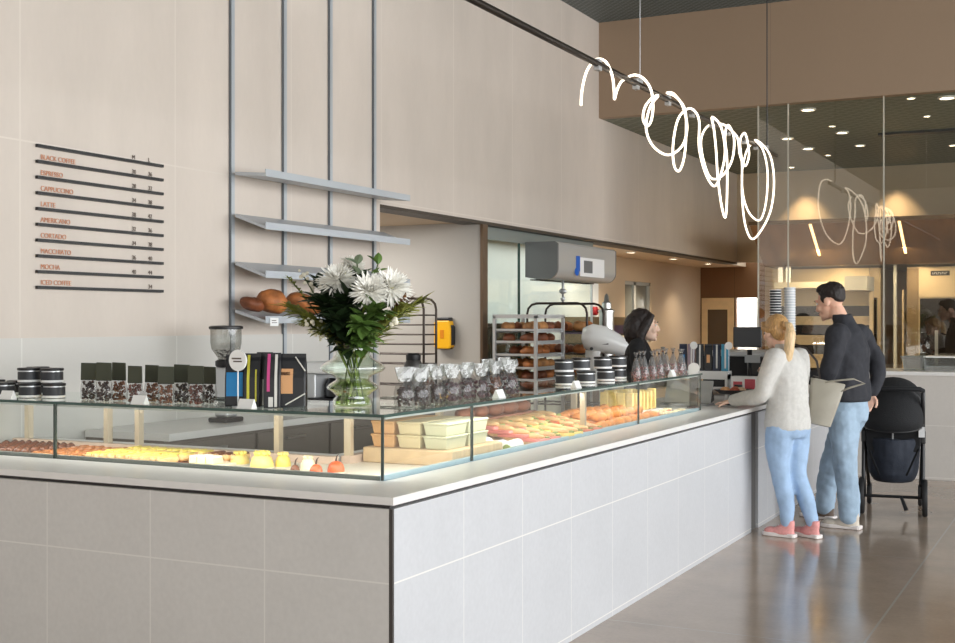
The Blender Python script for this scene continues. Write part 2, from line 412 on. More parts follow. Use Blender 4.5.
# downlights: a glowing disc in a ring with its lamp
ring = thing('downlight', '', 'ceiling light', (0, 0, 0), 0, 'downlights in the bakery ceiling')
MB().lathe([(.085, 0), (.085, -.012), (.068, -.016), (.062, -.004), (.062, 0)], n=20).build('ring', M['white_gloss'], ring, smooth=True, angle=40)
MB().lathe([(.001, -.003), (.06, -.003), (.06, 0), (.001, 0)], n=20).build('lens', M['lamp_glow'], ring)
DL = Proto(ring)
NEAR = ['wide one above the left end of the glass screen', 'small one beside the pair over the left pane', 'bright one in the middle of the left pane', 'round one on the seam beside the hanging lamp', 'one straight above the mirrored light loops', 'oval one beside the mirrored light loops', 'faint one under the bright middle one', 'lowest one near the brown rear wall', 'smaller of the two in the top row', 'big bright one topmost at the screen', 'small one between top row and black vent', 'one past the black vent at the edge']
for i, (px, py, s) in enumerate(((808, 109, 1.6), (832, 126, .8), (842, 132, 1.5), (787, 138, 1.5), (860, 145, 1.3), (808, 148, 1.6), (828, 155, .8), (791, 167, 1.1), (911, 98, .9), (947, 97, 1.7), (927, 116, .8), (953, 145, 1.0))):
    p = at(px, py, Z=LOW - .001)
    DL.put(p, 0, 'mesh ceiling downlight, ' + NEAR[i], 'downlights in the bakery ceiling', s * .66)
for x in (-4.1, -2.75, -1.3, .2):
    spot('wall_wash', (x, BY - .3, LOW - .08), 95, 80, 1.0, (1, .76, .48), rot=(math.radians(4), 0, 0))
for x, y in ((-3.2, 15.6), (-1.4, 15.6), (.4, 15.6), (-2.2, 17.2)): spot('bakery_lamp', (x, y, LOW - .06), 130, 120, .8, (1, .8, .55))
rp = [(403, 212), (631, 252), (673, 258.5), (708, 263.2), (740, 267.2)]
RL = ['in the passage ceiling beside the steel shelf end', 'nearest the grey air curtain under the header', 'second one under the long header beyond the air curtain', 'third one under the long header, above the door', 'last one under the far end of the long header']
for i, (px, py) in enumerate(rp):
    p = at(px, py, Z=HEAD - .013)
    DL.put(p, 0, 'recessed downlight ' + RL[i], 'downlights in the recess ceiling', .8)
    spot('recess_lamp', (p.x, p.y, HEAD - .06), 32 if i else 26, 120, .8, (1, .84, .64))
area('passage_fill', (-6.6, 9.4, HEAD - .03), (0, 0, 0), 1.6, .5, 32, (1, .975, .93))  # added area lamp without a fitting, brightens the passage wall
for y in (15.0, 17.5): spot('recess_lamp', (-5.75, y, HEAD - .06), 26, 115, .8, (1, .8, .58))
area('kitchen_fill', (-5.75, 13.2, HEAD - .04), (0, 0, 0), .25, 5.0, 26, (1, .98, .95))  # added area lamp, lights the wall behind the kitchen glass evenly
area('back_room_light', ((oxa + oxb) / 2, EY + .7, HEAD - .1), (0, 0, 0), .8, .6, 45, (1, .98, .94))
vent = MB().box((-.55, -.09, -.03), (1.5, .09, 0)).build('air_vent', M['black'], loc=at(925, 131, Z=LOW))
tag(vent, 'long black slot vent in the mesh ceiling behind the glass', 'vent')
# ================================================================== COUNTERS
M['tile_front'] = tile_mat('grey_counter_tile', (206, 204, 201), (222, 220, 216), [('X', CX, .555, .006), ('Z', .587, .56, .006)], .5, .035, 3, .4, .035)
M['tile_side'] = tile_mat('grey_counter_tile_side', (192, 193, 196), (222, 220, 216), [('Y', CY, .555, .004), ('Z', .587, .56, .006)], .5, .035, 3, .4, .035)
M['tile_far'] = tile_mat('grey_counter_tile_far', (198, 193, 187), (214, 210, 204), [('X', -.9, .9, .006), ('Z', .52, .5, .006)], .5, .03, 3, .4, .02)
M['taupe_front'] = mat('taupe_cabinet_front', (120, 112, 104), .45)
CT = .897
ct = thing('service_counter', 'long grey tiled L-shaped counter with a thin white worktop', 'counter', (CX, CY, 0))
def L(x, y, z): return (x - CX, y - CY, z)
MB().box(L(-5.15, CY, .0), L(CX - .012, CY + .05, CT - .045)).build('front_panel', M['tile_front'], ct)
MB().box(L(CX - .05, CY + .012, 0), L(CX, 8.82, CT - .045)).build('side_panel', M['tile_side'], ct)
MB().box(L(CX - .05, 9.02, 0), L(CX, 12.48, CT - .045)).build('side_panel', M['tile_side'], ct)
MB().box(L(CX - .05, 8.82, 0), L(CX - .02, 9.02, CT - .045)).build('dark_strip', mat('dark_strip_grey', (92, 90, 88), .5), ct)  # darker grey strip set back between the two side panels
MB().box(L(CX - .012, CY, 0), L(CX + .002, CY + .012, CT - .045)).build('corner_trim', mat('dark_corner_trim', (74, 70, 68), .4, .4), ct)
MB().box(L(-5.15, CY + .02, CT - .045), L(CX - .02, CY + .06, CT - .028)).box(L(CX - .06, CY + .06, CT - .045), L(CX - .02, 12.48, CT - .028)).build('shadow_gap', mat('shadow_gap_strip', (58, 54, 54), .6), ct)
tp = MB()
tp.box(L(-5.15, CY - .015, CT - .028), L(CX + .015, 4.12, CT)).box(L(-2.49, 4.12, CT - .028), L(CX + .015, 8.46, CT)).box(L(-3.2, 8.46, CT - .028), L(CX + .015, 12.48, CT))
tp.box(L(-5.15, 4.76, CT - .028), L(-3.11, 4.86, CT)).box(L(-3.2, 4.86, CT - .028), L(-3.11, 8.46, CT))
tp.build('worktop', M['worktop'], ct)
MB().box(L(-5.15, CY + .06, 0), L(CX - .06, 4.84, .84)).box(L(-3.18, 4.84, 0), L(CX - .06, 12.48, .84)).build('carcass', M['taupe_front'], ct)

fc = thing('far_counter', 'grey tiled counter with a white top in front of the ovens', 'counter', (CX, 12.5, 0))
MB().box((0, .02, 0), (8.2, .86, 1.0)).build('body', M['tile_far'], fc)
MB().box((-.02, 0, 1.0), (8.2, .88, 1.035)).build('worktop', M['worktop'], fc)

bc = thing('back_counter', 'low taupe cabinet run with white worktop along the menu wall', 'counter', (WX + .02, 5.28, 0))
MB().box((0, 0, .08), (.58, 3.2, .86)).build('carcass', M['taupe_front'], bc)
MB().box((0, -.01, .86), (.62, 3.21, .9)).build('worktop', M['worktop'], bc)
MB().box((0, .02, 0), (.52, 3.18, .08)).build('plinth', M['black'], bc)
for k in range(4):
    d = MB().rbox((.58, .02 + .8 * k, .1), (.6, .78 + .8 * k, .84), .004).build('door', M['taupe_front'], bc)
    MB().box((.6, .3 + .8 * k, .78), (.62, .5 + .8 * k, .795)).build('handle', M['steel'], d)

# ================================================================== DISPLAY CASE (L of glass on the counter)
GX, GY0, GE, GT = -2.5, 4.13, 8.43, 1.145
XL = -5.12
xj = at(54.5, Y=GY0).x
yj = [GY0, at(472.6, X=GX).y, at(639, X=GX).y, GE]
BXs, BYs = -3.1, 4.75          # back planes of the two legs
dc = thing('pastry_display_case', 'long L-shaped glass pastry case standing on the tiled counter', 'display case', (GX, GY0, CT))
def D(x, y, z): return (x - GX, y - GY0, z - CT)
M['case_glass'] = glass_mat('case_glass', (252, 254, 253), 1.42)
M['top_glass'] = glass_mat('case_top_glass', (240, 247, 243), 1.5)
M['seam'] = mat('dark_glass_seam', (60, 70, 66), .25)
MB().box(D(XL, GY0, CT), D(xj - .004, GY0 + .008, GT)).build('front_pane', M['case_glass'], dc)
MB().box(D(xj + .004, GY0, CT), D(GX - .008, GY0 + .008, GT)).build('front_pane', M['case_glass'], dc)
for a, b_ in zip(yj, yj[1:]):
    MB().box(D(GX - .008, a + .006, CT), D(GX, b_ - .004, GT)).build('side_pane', M['case_glass'], dc)
MB().box(D(-3.1, GE, CT), D(GX, GE + .008, GT)).build('end_pane', M['case_glass'], dc)
MB().box(D(XL, GY0 - .004, GT), D(GX + .004, BYs, GT + .01)).build('top_pane', M['top_glass'], dc)
MB().box(D(BXs, BYs, GT), D(GX + .004, GE + .01, GT + .01)).build('top_pane', M['top_glass'], dc)
MB().box(D(XL, GY0 - .009, GT - .001), D(GX + .009, GY0 - .004, GT + .011)).box(D(GX + .004, GY0 - .004, GT - .001), D(GX + .009, GE + .015, GT + .011)).build('top_edge', M['glass_edge'], dc)
for x in (xj, ): MB().box(D(x - .006, GY0 - .002, CT), D(x + .006, GY0 + .01, GT)).build('seam', M['seam'], dc)
MB().box(D(GX - .009, GY0 - .002, CT), D(GX + .001, GY0 + .006, GT)).build('seam', M['seam'], dc)
for y in yj[1:]: MB().box(D(GX - .009, y - .005, CT), D(GX + .001, y + .005, GT)).build('seam', M['seam'], dc)
M['rail'] = mat('grey_case_rail', (126, 132, 128), .35, .4)
MB().box(D(XL, GY0 + .009, CT - .03), D(GX - .02, GY0 + .03, CT + .014)).build('bottom_rail', M['rail'], dc)
MB().box(D(GX - .03, GY0 + .01, CT - .03), D(GX - .01, GE, CT + .016)).build('bottom_rail', mat('pale_blue_case_rail', (172, 198, 210), .3, .2), dc)
M['deck'] = mat('warm_white_deck', (238, 230, 214), .45)
MB().box(D(XL, GY0 + .03, .852), D(GX - .03, BYs, .87)).box(D(BXs, BYs, .852), D(GX - .03, GE, .87)).build('deck', M['deck'], dc)
M['ledge'] = mat('rose_wood_ledge', (206, 182, 164), .5, noise_amt=.05)
MB().box(D(XL, BYs - .06, .87), D(BXs - .0, BYs - .02, .905)).box(D(BXs, BYs, .87), D(BXs + .05, GE, .905)).build('back_ledge', M['ledge'], dc)
M['post'] = mat('champagne_post', (204, 190, 166), .35, .5)
for x in (at(112, Y=BYs).x, at(143, Y=BYs).x, at(282, Y=BYs).x, at(33, Y=BYs).x): MB().box(D(x - .014, BYs - .045, .905), D(x + .014, BYs - .01, GT)).build('post', M['post'], dc)
for y in (BYs + .03, 5.65, 6.6, 7.5, GE - .05): MB().box(D(BXs + .005, y - .014, .905), D(BXs + .04, y + .014, GT)).build('post', M['post'], dc)
for x in (GX - .052,): MB().box(D(x - .02, at(584, X=GX - .052).y - .012, .87), D(x + .01, at(584, X=GX - .052).y + .012, GT)).build('post', M['post'], dc)
M['case_light'] = mat('case_light_profile', (206, 208, 204), .4, .3)
MB().box(D(XL, GY0 + .012, GT - .012), D(GX - .02, GY0 + .03, GT - .001)).build('light_strip', M['case_light'], dc)
MB().box(D(GX - .032, GY0 + .04, GT - .012), D(GX - .014, GE - .01, GT - .001)).build('light_strip', M['case_light'], dc)
for i in range(3):
    x0 = XL + (GX - XL) * i / 3; x1 = XL + (GX - XL) * (i + 1) / 3
    area('case_light', ((x0 + x1) / 2, 4.2, GT - .02), (math.radians(24), 0, 0), x1 - x0, .04, 2.1, (1, .955, .89))
for i in range(4):
    y0 = GY0 + (GE - GY0) * i / 4; y1 = GY0 + (GE - GY0) * (i + 1) / 4
    area('case_light', (GX - .07, (y0 + y1) / 2, GT - .02), (0, math.radians(24), 0), .04, y1 - y0, 1.9, (1, .955, .89))

# ================================================================== MENU, SHELVES, HANGING LAMP
my0, my1 = at(35, X=WX).y, at(161, X=WX).y
mz = [at(35, 145.5 + 15.75 * k, X=WX).z for k in range(10)]
mb = thing('menu_sign', 'wall menu of ten thin dark lines with orange coffee names and prices', 'menu', (WX + .003, my0, 0))
M['orange_ink'] = mat('orange_lettering', (204, 138, 104), .6); M['dark_ink'] = mat('dark_lettering', (90, 76, 66), .6)
names = ['', 'BLACK COFFEE', 'ESPRESSO', 'CAPPUCCINO', 'LATTE', 'AMERICANO', 'CORTADO', 'MACCHIATO', 'MOCHA', 'ICED AMERIC']
for k, z in enumerate(mz):
    r = MB().box((0, 0, z - .0085), (.02, my1 - my0, z + .0085)).build('menu_line', M['black'], mb)
    if names[k]: text_mesh(names[k].replace('ICED AMERIC', 'ICED COFFEE'), .038, Matrix.Translation((.003, .035, z + .016)) @ ROT_PX, 'lettering', M['orange_ink'], r)
    for a, s in ((.74, ('M', '30', '28', '34', '38', '32', '34', '36', '40', '')[k]), (.88, ('L', '36', '32', '38', '42', '36', '38', '40', '44', '34')[k])):
        if s: text_mesh(s, .036, Matrix.Translation((.003, (my1 - my0) * a, z + .014)) @ ROT_PX, 'lettering', M['dark_ink'], r)

sh = thing('wall_shelving', 'blue-grey steel wall shelving, four sloping shelves on tall uprights', 'shelf', (WX, 6.6, 0))
UY = [at(p, X=WX).y - 6.6 for p in (230.5, 283, 329, 373)]
for i, y in enumerate(UY):
    u = MB().box((.004, y - .017, .905), (.022, y + .017, CEIL - .002)).build('upright', M['shelf'], sh)
    MB().box((.004, y - .021, .905), (.022, y - .017, CEIL - .002)).build('dark_side', M['upright'], u)  # near side of each upright in a darker grey than its front
for zw, zf in ((2.52, 2.50), (2.24, 2.15), (1.92, 1.83), (1.60, 1.53)):
    x0, x1, t = .055, .30, .022
    prof = [(x0, zw), (x1, zf), (x1, zf + .026), (x1 + .006, zf + .026), (x1 + .006, zf - t), (x0, zw - t)]
    MB().rings([[V((a, UY[0] - .02, b_)) for a, b_ in prof], [V((a, 1.84 + .06, b_)) for a, b_ in prof]]).build('shelf', M['shelf'], sh)

def zrod(): return 3.155
RXX = -2.84
lamp = thing('hanging_tube_lamp', 'long black ceiling-hung rail with a glowing white tube looped around it', 'lamp', (RXX, 7.0, 3.155))
MB().tube([(0, -6, 0), (0, 5.15, 0)], .021, 12).build('rail', M['dark_metal'], lamp, smooth=True, angle=50)
def strand(pix, r0, r1):
    """tube surveyed as pixels: it creeps along the rail from rail-pixel r0 to r1 while it winds round it"""
    ps = []; n = len(pix) - 1
    for i, (px, py) in enumerate(pix):
        y = at(r0 + (r1 - r0) * i / n, X=RXX).y
        p = at(px, py, Y=y); ps.append(V((p.x - RXX, p.y - 7.0, p.z - 3.155)))
    out_ = []
    for i in range(len(ps) - 1):
        a, b_, c_, d_ = ps[max(i - 1, 0)], ps[i], ps[i + 1], ps[min(i + 2, len(ps) - 1)]
        for k in range(6):
            t = k / 6
            out_.append(.5 * ((2 * b_) + (c_ - a) * t + (2 * a - 5 * b_ + 4 * c_ - d_) * t * t + (3 * b_ - a - 3 * c_ + d_) * t ** 3))
    return out_ + [ps[-1]]
arch = [(581, 105), (582, 90), (586, 73), (592, 63), (598, 59), (606, 62), (612, 75), (614, 90), (614.5, 99), (617, 90), (621, 82), (625, 79), (630, 76)]
wind = [(630, 76), (636, 75), (644, 79), (651, 90), (653, 107), (651, 121), (647, 126), (643, 119), (645, 107), (652, 98), (658, 96), (650, 107), (646, 128), (653, 146), (668, 155), (682, 146), (687, 128), (683, 107), (674, 94), (667, 93),
        (676, 97), (685, 110), (686, 135), (684, 158), (679, 171), (674, 165), (673, 145), (677, 122), (684, 111), (692, 109),
        (699, 120), (699, 147), (705, 172), (713.5, 186), (720, 177), (725, 152), (721, 127), (712, 117), (714, 130), (716, 150), (718, 180), (722, 208), (725.5, 217), (727, 195), (727, 160), (725, 137), (728, 125),
        (734, 138), (732, 160), (722, 176), (711, 178), (704, 162), (701, 140), (708, 126), (722, 124), (734, 133), (738, 140), (740, 155), (745, 166), (749, 155), (747, 139), (744, 133), (740, 142), (742, 165), (742, 195), (745, 224), (752, 239), (762, 229), (771, 209), (774, 182), (771, 158), (763, 145), (755, 140),
        (763, 150), (767.5, 172), (766, 202), (760, 220), (750, 214), (743.5, 197), (742, 172), (748, 148), (758, 144), (768, 148)]
MB().tube(strand(arch, 590, 628), .0085, 10).build('light_tube', M['neon'], lamp, smooth=True)
MB().tube(strand(wind, 628, 770), .0085, 10).build('light_tube', M['neon'], lamp, smooth=True)
for px, m in ((640, M['dull_steel']), (767, M['black'])):
    y = at(px, X=RXX).y - 7
    MB().tube([(0, y, .02), (0, y, CEIL - 3.155)], .0022 if px < 700 else .006, 6).build('suspension_cable', m, lamp)
    MB().box((-.012, y - .03, .015), (.012, y + .03, .05)).build('cable_clip', M['dull_steel'], lamp)
MB().tube([(0, -4, .02), (0, -4, CEIL - 3.155)], .004, 6).build('suspension_cable', M['dull_steel'], lamp)
for px in (598, 636, 668, 692, 712, 728, 744, 756): y = at(px, X=RXX).y - 7; MB().box((-.016, y - .03, -.04), (.016, y + .03, .03)).build('tube_clip', M['dull_steel'], lamp)
# ================================================================== GOODS ON THE GLASS TOP
TZ = GT + .0105
def film(name, tint, white=.25, gain=1.0):
    m, nt, b = new_mat(name); nt.nodes.remove(b)
    out = [n for n in nt.nodes if n.type == 'OUTPUT_MATERIAL'][0]
    t = nt.nodes.new('ShaderNodeBsdfTransparent'); t.inputs[0].default_value = srgb(*tint)
    d = nt.nodes.new('ShaderNodeBsdfDiffuse'); d.inputs[0].default_value = (.55, .55, .54, 1)
    g = nt.nodes.new('ShaderNodeBsdfGlossy'); g.inputs['Roughness'].default_value = .12
    m1 = nt.nodes.new('ShaderNodeMixShader'); m1.inputs[0].default_value = white
    nt.links.new(t.outputs[0], m1.inputs[1]); nt.links.new(d.outputs[0], m1.inputs[2])
    m2 = nt.nodes.new('ShaderNodeMixShader'); m2.inputs[0].default_value = .12 * gain
    nt.links.new(m1.outputs[0], m2.inputs[1]); nt.links.new(g.outputs[0], m2.inputs[2]); nt.links.new(m2.outputs[0], out.inputs[0])
    return m
M['film'] = film('clear_cellophane', (240, 240, 240), .06, .3)
M['film_top'] = film('crumpled_cellophane', (214, 216, 212), .3, .6)
M['choc'] = mat('dark_chocolate', (58, 34, 26), .35)
M['choc_mid'] = mat('milk_chocolate', (112, 66, 42), .4)
M['nut_mix'] = mat('speckled_nuts', (128, 80, 52), .5, noise_amt=.6, noise_scale=45)
M['red_nut'] = mat('reddish_almonds', (104, 52, 36), .45, noise_amt=.6, noise_scale=50)
M['green_card'] = mat('dark_green_card', (62, 64, 50), .7)
M['label_dark'] = mat('charcoal_label', (46, 48, 52), .5)

# tins
tin = thing('storage_tin', '', 'tin')
MB().lathe([(.05, 0), (.052, .002), (.052, .05), (.05, .052)], n=28).build('body', M['label_dark'], tin, smooth=True, angle=40)
MB().lathe([(.0525, .002), (.0528, .004), (.0528, .012), (.0525, .013)], n=28, cap=False).build('pale_band', M['white'], tin, smooth=True)
MB().lathe([(.049, .052), (.049, .058)], n=28).build('neck', M['dull_steel'], tin, smooth=True, angle=40)
MB().lathe([(.054, .058), (.055, .06), (.055, .068), (.053, .07)], n=28).build('lid', M['black'], tin, smooth=True, angle=40)
TIN = Proto(tin)
for px, y, lv, lab in ((4, 4.3, 0, 'bottom row at the picture edge'), (30, 4.3, 0, 'front of the bottom row, middle'), (54, 4.33, 0, 'bottom row, end next to the nut bags'),
                       (-6, 4.46, 0, 'back row at the picture edge'), (18, 4.46, 0, 'back row, middle one'), (43, 4.48, 0, 'back row, nut bag end'),
                       (29, 4.34, 1, 'front of the upper tier'), (52, 4.36, 1, 'upper tier, end next to the nut bags'), (38, 4.46, 1, 'back of the upper tier')):
    p = at(px, Y=y); TIN.put((p.x, p.y, TZ + lv * .0705), random.uniform(0, 6), 'black lidded tin left of the menu shelves, ' + lab, 'black tins at the outer end of the case')
for px, x, lv, lab in ((565, -2.72, 0, 'bottom row nearest the clear bags'), (586, -2.7, 0, 'bottom row, middle'), (606, -2.7, 0, 'bottom row nearest the cone bags'),
                       (564, -2.74, 1, 'upper tier nearest the clear bags'), (581, -2.76, 1, 'upper tier, middle'), (603, -2.72, 1, 'upper tier beside the mixer'), (618, -2.74, 0, 'last one before the cone bags'), (618, -2.74, 1, 'upper tier, last before the cone bags')):
    p = at(px, X=x); TIN.put((p.x, p.y, TZ + lv * .0745), random.uniform(0, 6), 'black lidded tin below the white mixer, ' + lab, 'black tins in front of the mixer', 1.05)

# nut bags with a green header card
def nut_bag(mtl, key):
    r = thing('nut_bag', '', 'bag')
    W, Dp, hh = .074, .05, .105
    rings = []
    for f, wf, df in ((0, .86, .8), (.08, 1, 1), (.5, 1.02, 1.05), (.85, .98, .6), (1, .96, .12)):
        rings.append([V((W / 2 * wf * a, Dp / 2 * df * b_, hh * f)) for a, b_ in ((-1, -.7), (-.7, -1), (0, -1.08), (.7, -1), (1, -.7), (1, .7), (.7, 1), (0, 1.08), (-.7, 1), (-1, .7))])
    MB().rings(rings).build('bag_film', M['film'], r, smooth=True)
    b = MB(); rr = random.Random(key)
    for k in range(70):
        z = .007 + .085 * rr.random() ** 1.1; a, c = rr.uniform(-.9, .9), rr.uniform(-.9, .9)
        q = 1 - .45 * max(0, z - .06) / .04
        b.ball((a * (W / 2 - .006), c * (Dp / 2 - .006) * q, z), (.0075, .006, .0065), (rr.random() * 3, rr.random() * 3, 0), 7, 5)
    tag(b.build('nuts', mtl, r, smooth=True), None, None, kind='stuff')
    MB().prism([(-.041, .098), (.041, .098), (.039, .184), (-.039, .186)], .008, (0, -.004, 0)).build('header_card', M['green_card'], r, bevel=.002)
    return Proto(r)
NB = [nut_bag(M['choc'], 1), nut_bag(M['nut_mix'], 2), nut_bag(M['red_nut'], 3)]
for i, (px, y, k, lab) in enumerate(((89, 4.31, 0, 'dark-filled one nearest the tins'), (104, 4.24, 0, 'second dark-filled one from the tins'), (119, 4.31, 1, 'speckled one beside the second dark one'), (135, 4.24, 2, 'reddish one behind the white price card'), (152, 4.31, 1, 'speckled one just past the price card'), (166, 4.24, 1, 'speckled one in the middle of the far half'), (182, 4.31, 0, 'dark one third from the grinder'), (196, 4.25, 2, 'reddish one second from the grinder'), (209, 4.34, 0, 'dark one right in front of the grinder'))):
    p = at(px, Y=y); NB[k].put((p.x, p.y, TZ), random.uniform(-.25, .25) + .3, 'clear nut bag with green header, ' + lab, 'nut bags with green header cards', random.uniform(.88, .96))

# folded white price cards
card = thing('price_card', '', 'price card')
MB().prism([(-.022, 0), (.022, 0), (.002, .045), (-.002, .045)], .085, (-.0425, 0, 0), 'X').build('folded_card', M['white'], card)
PC = Proto(card)
for p, rz, lab in ((at(8, Y=4.17), 0, 'in front of the black tins'), (at(140, Y=4.17), 0, 'in front of the nut bags'), (at(247, Y=4.17), 0, 'in front of the ribboned coffee pouches'), (at(499, X=-2.56), PI / 2, 'at the end of the clear bags row'), (at(576, X=-2.56), PI / 2, 'in front of the tins below the mixer'), (at(672, X=-2.56), PI / 2, 'in front of the cone bags')):
    PC.put((p.x, p.y, TZ), rz, 'small folded white price card ' + lab, 'price cards on the glass top', .88)

# ribboned coffee pouches
def pouch(w, h, body, extras, d=.06):
    r = thing('coffee_pouch', '', 'pouch')
    rings = []
    for f, wf, df in ((0, .96, .96), (.03, 1, 1), (.55, 1, .86), (.86, .99, .35), (.93, .98, .16), (1, .98, .12)):
        rings.append([V((w / 2 * wf * a, d / 2 * df * b_, h * f)) for a, b_ in ((-1, -.9), (-.9, -1), (.9, -1), (1, -.9), (1, .9), (.9, 1), (-.9, 1), (-1, .9))])
    MB().rings(rings).build('bag', body, r)
    for nm, m, x0, x1, z0, z1 in extras:
        def yo(z):
            f = z / h
            ks = ((0, .96), (.03, 1), (.55, .86), (.86, .35), (.93, .16), (1, .12))
            for (a, u), (b_, v) in zip(ks, ks[1:]):
                if f <= b_: return -(u + (v - u) * (f - a) / (b_ - a)) * d / 2 - .0015
            return -.004
        zs = [z0 * h + (z1 - z0) * h * k / 8 for k in range(9)]
        MB().rings([[V((x0 * w, yo(z), z)), V((x1 * w, yo(z), z)), V((x1 * w, yo(z) - .0015, z)), V((x0 * w, yo(z) - .0015, z))] for z in zs]).build(nm, m, r)
    return r
ink = lambda n, c: mat(n, c, .55)
M['pouch_black'] = mat('matt_black_pouch', (22, 23, 28), .45); M['pouch_navy'] = mat('navy_pouch', (30, 38, 60), .45); M['pouch_mauve'] = mat('mauve_pouch', (150, 130, 140), .5)
blue, yellow, pink, white_i, kraft = ink('blue_label', (24, 120, 178)), ink('yellow_ribbon', (214, 206, 70)), ink('pink_ribbon', (196, 70, 130)), ink('pale_ribbon', (214, 212, 206)), mat('kraft_label', (214, 160, 112), .7)
dark_i = ink('small_dark_print', (90, 60, 40))
gp = [(pouch(.085, .222, M['pouch_black'], [('label', blue, -.42, .42, .2, .66)]), 236, 4.26, 'with a bright blue label, beside the grinder'),
      (pouch(.07, .228, M['pouch_black'], [('ribbon', yellow, -.3, -.14, .03, .97), ('ribbon', yellow, .2, .3, .1, .7)]), 253, 4.27, 'with yellow ribbons, behind a price card'),
      (pouch(.07, .232, M['pouch_black'], [('ribbon', white_i, -.1, .02, .02, .5)]), 265, 4.33, 'plain one with a short pale ribbon, between yellow and pink ones'),
      (pouch(.07, .232, M['pouch_black'], [('ribbon', pink, -.3, -.12, .3, .98), ('ribbon', white_i, .16, .32, .02, .97), ('tag', white_i, -.2, .08, .02, .2)]), 273, 4.26, 'with pink and pale ribbons'),
      (pouch(.15, .228, M['pouch_black'], [('label', kraft, -.28, .14, .26, .72), ('print', dark_i, -.2, .06, .6, .66)]), 289, 4.31, 'wide one with a kraft label, next to the flowers')]
for r, px, y, lab in gp:
    p = at(px, Y=y); r.location = (p.x, p.y, TZ); r.rotation_euler = (0, 0, .45)
    tag(r, 'black coffee pouch ' + lab, 'pouch', 'coffee pouches beside the grinder')
# white diagonal cord on the kraft-label pouch
kr = gp[4][0]
MB().tube([(.03, -.012, .214), (.074, -.03, .155)], .003, 6).tube([(-.01, -.034, .012), (.074, -.034, .06)], .003, 6).build('cord', white_i, kr)
rt = thing('round_tag_stand', 'white round tag on a clip above the blue-labelled pouch', 'sign', at(237, Y=4.24) * V((1, 1, 0)).x if False else (at(238, Y=4.19).x, 4.19, TZ))
MB().cyl((0, 0, 0), (0, 0, .006), .025, n=16).cyl((0, 0, .006), (0, 0, .16), .003, n=6).build('stand', M['dull_steel'], rt)
MB().cyl((0, .004, .2), (0, -.004, .2), .045, n=24).build('disc', M['white'], rt)
MB().box((-.028, -.0065, .205), (.02, -.0045, .211)).box((-.02, -.0065, .193), (.024, -.0045, .198)).build('print', M['dark_ink'], rt)

# ---------------------------------------------------------------- vase and flowers
vp = V((-2.858, 4.47, TZ))
vase = thing('glass_vase', 'clear ribbed glass vase with two bulging rings full of flower stems', 'vase', vp)
M['vase'] = glass_mat('vase_glass', (240, 247, 240), 1.5, gain=2.4)
prof = [(.078, .0), (.084, .006), (.084, .03), (.07, .045), (.084, .06), (.108, .076), (.112, .084), (.1, .097), (.074, .112), (.07, .12), (.088, .134), (.13, .152), (.141, .166), (.128, .182), (.09, .205), (.074, .222), (.074, .262), (.082, .278)]
MB().lathe(prof, n=40, cap=False).lathe([(.001, .004), (.078, .004)], n=40, cap=False).build('vessel', M['vase'], vase, smooth=True)
M['water'] = glass_mat('flower_water', (226, 236, 188), 1.2)
MB().lathe([(.001, .006), (.074, .008), (.074, .03), (.064, .045), (.1, .078), (.066, .112), (.066, .118), (.001, .118)], n=32, cap=False).build('water', M['water'], vase, smooth=True)
M['stem'] = mat('green_stem', (126, 146, 52), .5); M['stem_dark'] = mat('dark_stem', (70, 84, 40), .6)
M['leaf_dark'] = mat('dark_leaf', (34, 52, 26), .45, noise_amt=.35, noise_scale=9); M['leaf'] = mat('mid_green_leaf', (86, 116, 52), .5, noise_amt=.3, noise_scale=9)
M['leaf_olive'] = mat('olive_fern', (126, 130, 54), .6, noise_amt=.35, noise_scale=14); M['leaf_grey'] = mat('eucalyptus_leaf', (132, 148, 120), .55, noise_amt=.15)
M['petal'] = mat('white_petal', (246, 244, 236), .55); M['petal_c'] = mat('cream_flower_centre', (226, 222, 160), .6); M['bud'] = mat('small_pale_blossom', (232, 226, 206), .6)
M['rust'] = mat('rusty_grevillea', (122, 82, 40), .6, noise_amt=.4, noise_scale=14)
def leafm(mb, base, d, n, ln, wd, droop=.25, seg=5):
    d = V(d).normalized(); n = V(n); n = (n - d * n.dot(d)).normalized(); s = d.cross(n)
    R = []
    for k in range(seg + 1):
        f = k / seg; w_ = wd * math.sin(PI * min(1, .06 + f * .94)) ** .8 * .5 + .0004
        c = V(base) + d * ln * f - n * (droop * ln * f * f)
        R.append([c - s * w_ + n * w_ * .25, c, c + s * w_ + n * w_ * .25, c - n * .0007])
    mb.rings(R)
def stem_pts(a, b, bend=.0, n=8):
    a, b = V(a), V(b); m = (a + b) / 2 + V((0, 0, bend))
    return [a * (1 - t) ** 2 + m * 2 * t * (1 - t) + b * t * t for t in (k / n for k in range(n + 1))]
def neck(q, rr): return V((rr.uniform(-.055, .055), rr.uniform(-.055, .055), .27))
def root_pt(rr): a = rr.uniform(0, 6.28); return V((.05 * math.cos(a), .05 * math.sin(a), .012))
def stalk(mb, tip, rr, r=.0035):
    a = root_pt(rr); nk = V((-a.x * .6, -a.y * .6, .25)) + V((tip.x, tip.y, 0)).normalized() * .04
    pts = stem_pts(a, nk, 0, 5) + stem_pts(nk, tip, .03, 7)[1:]
    mb.tube(pts, r, 6); return pts
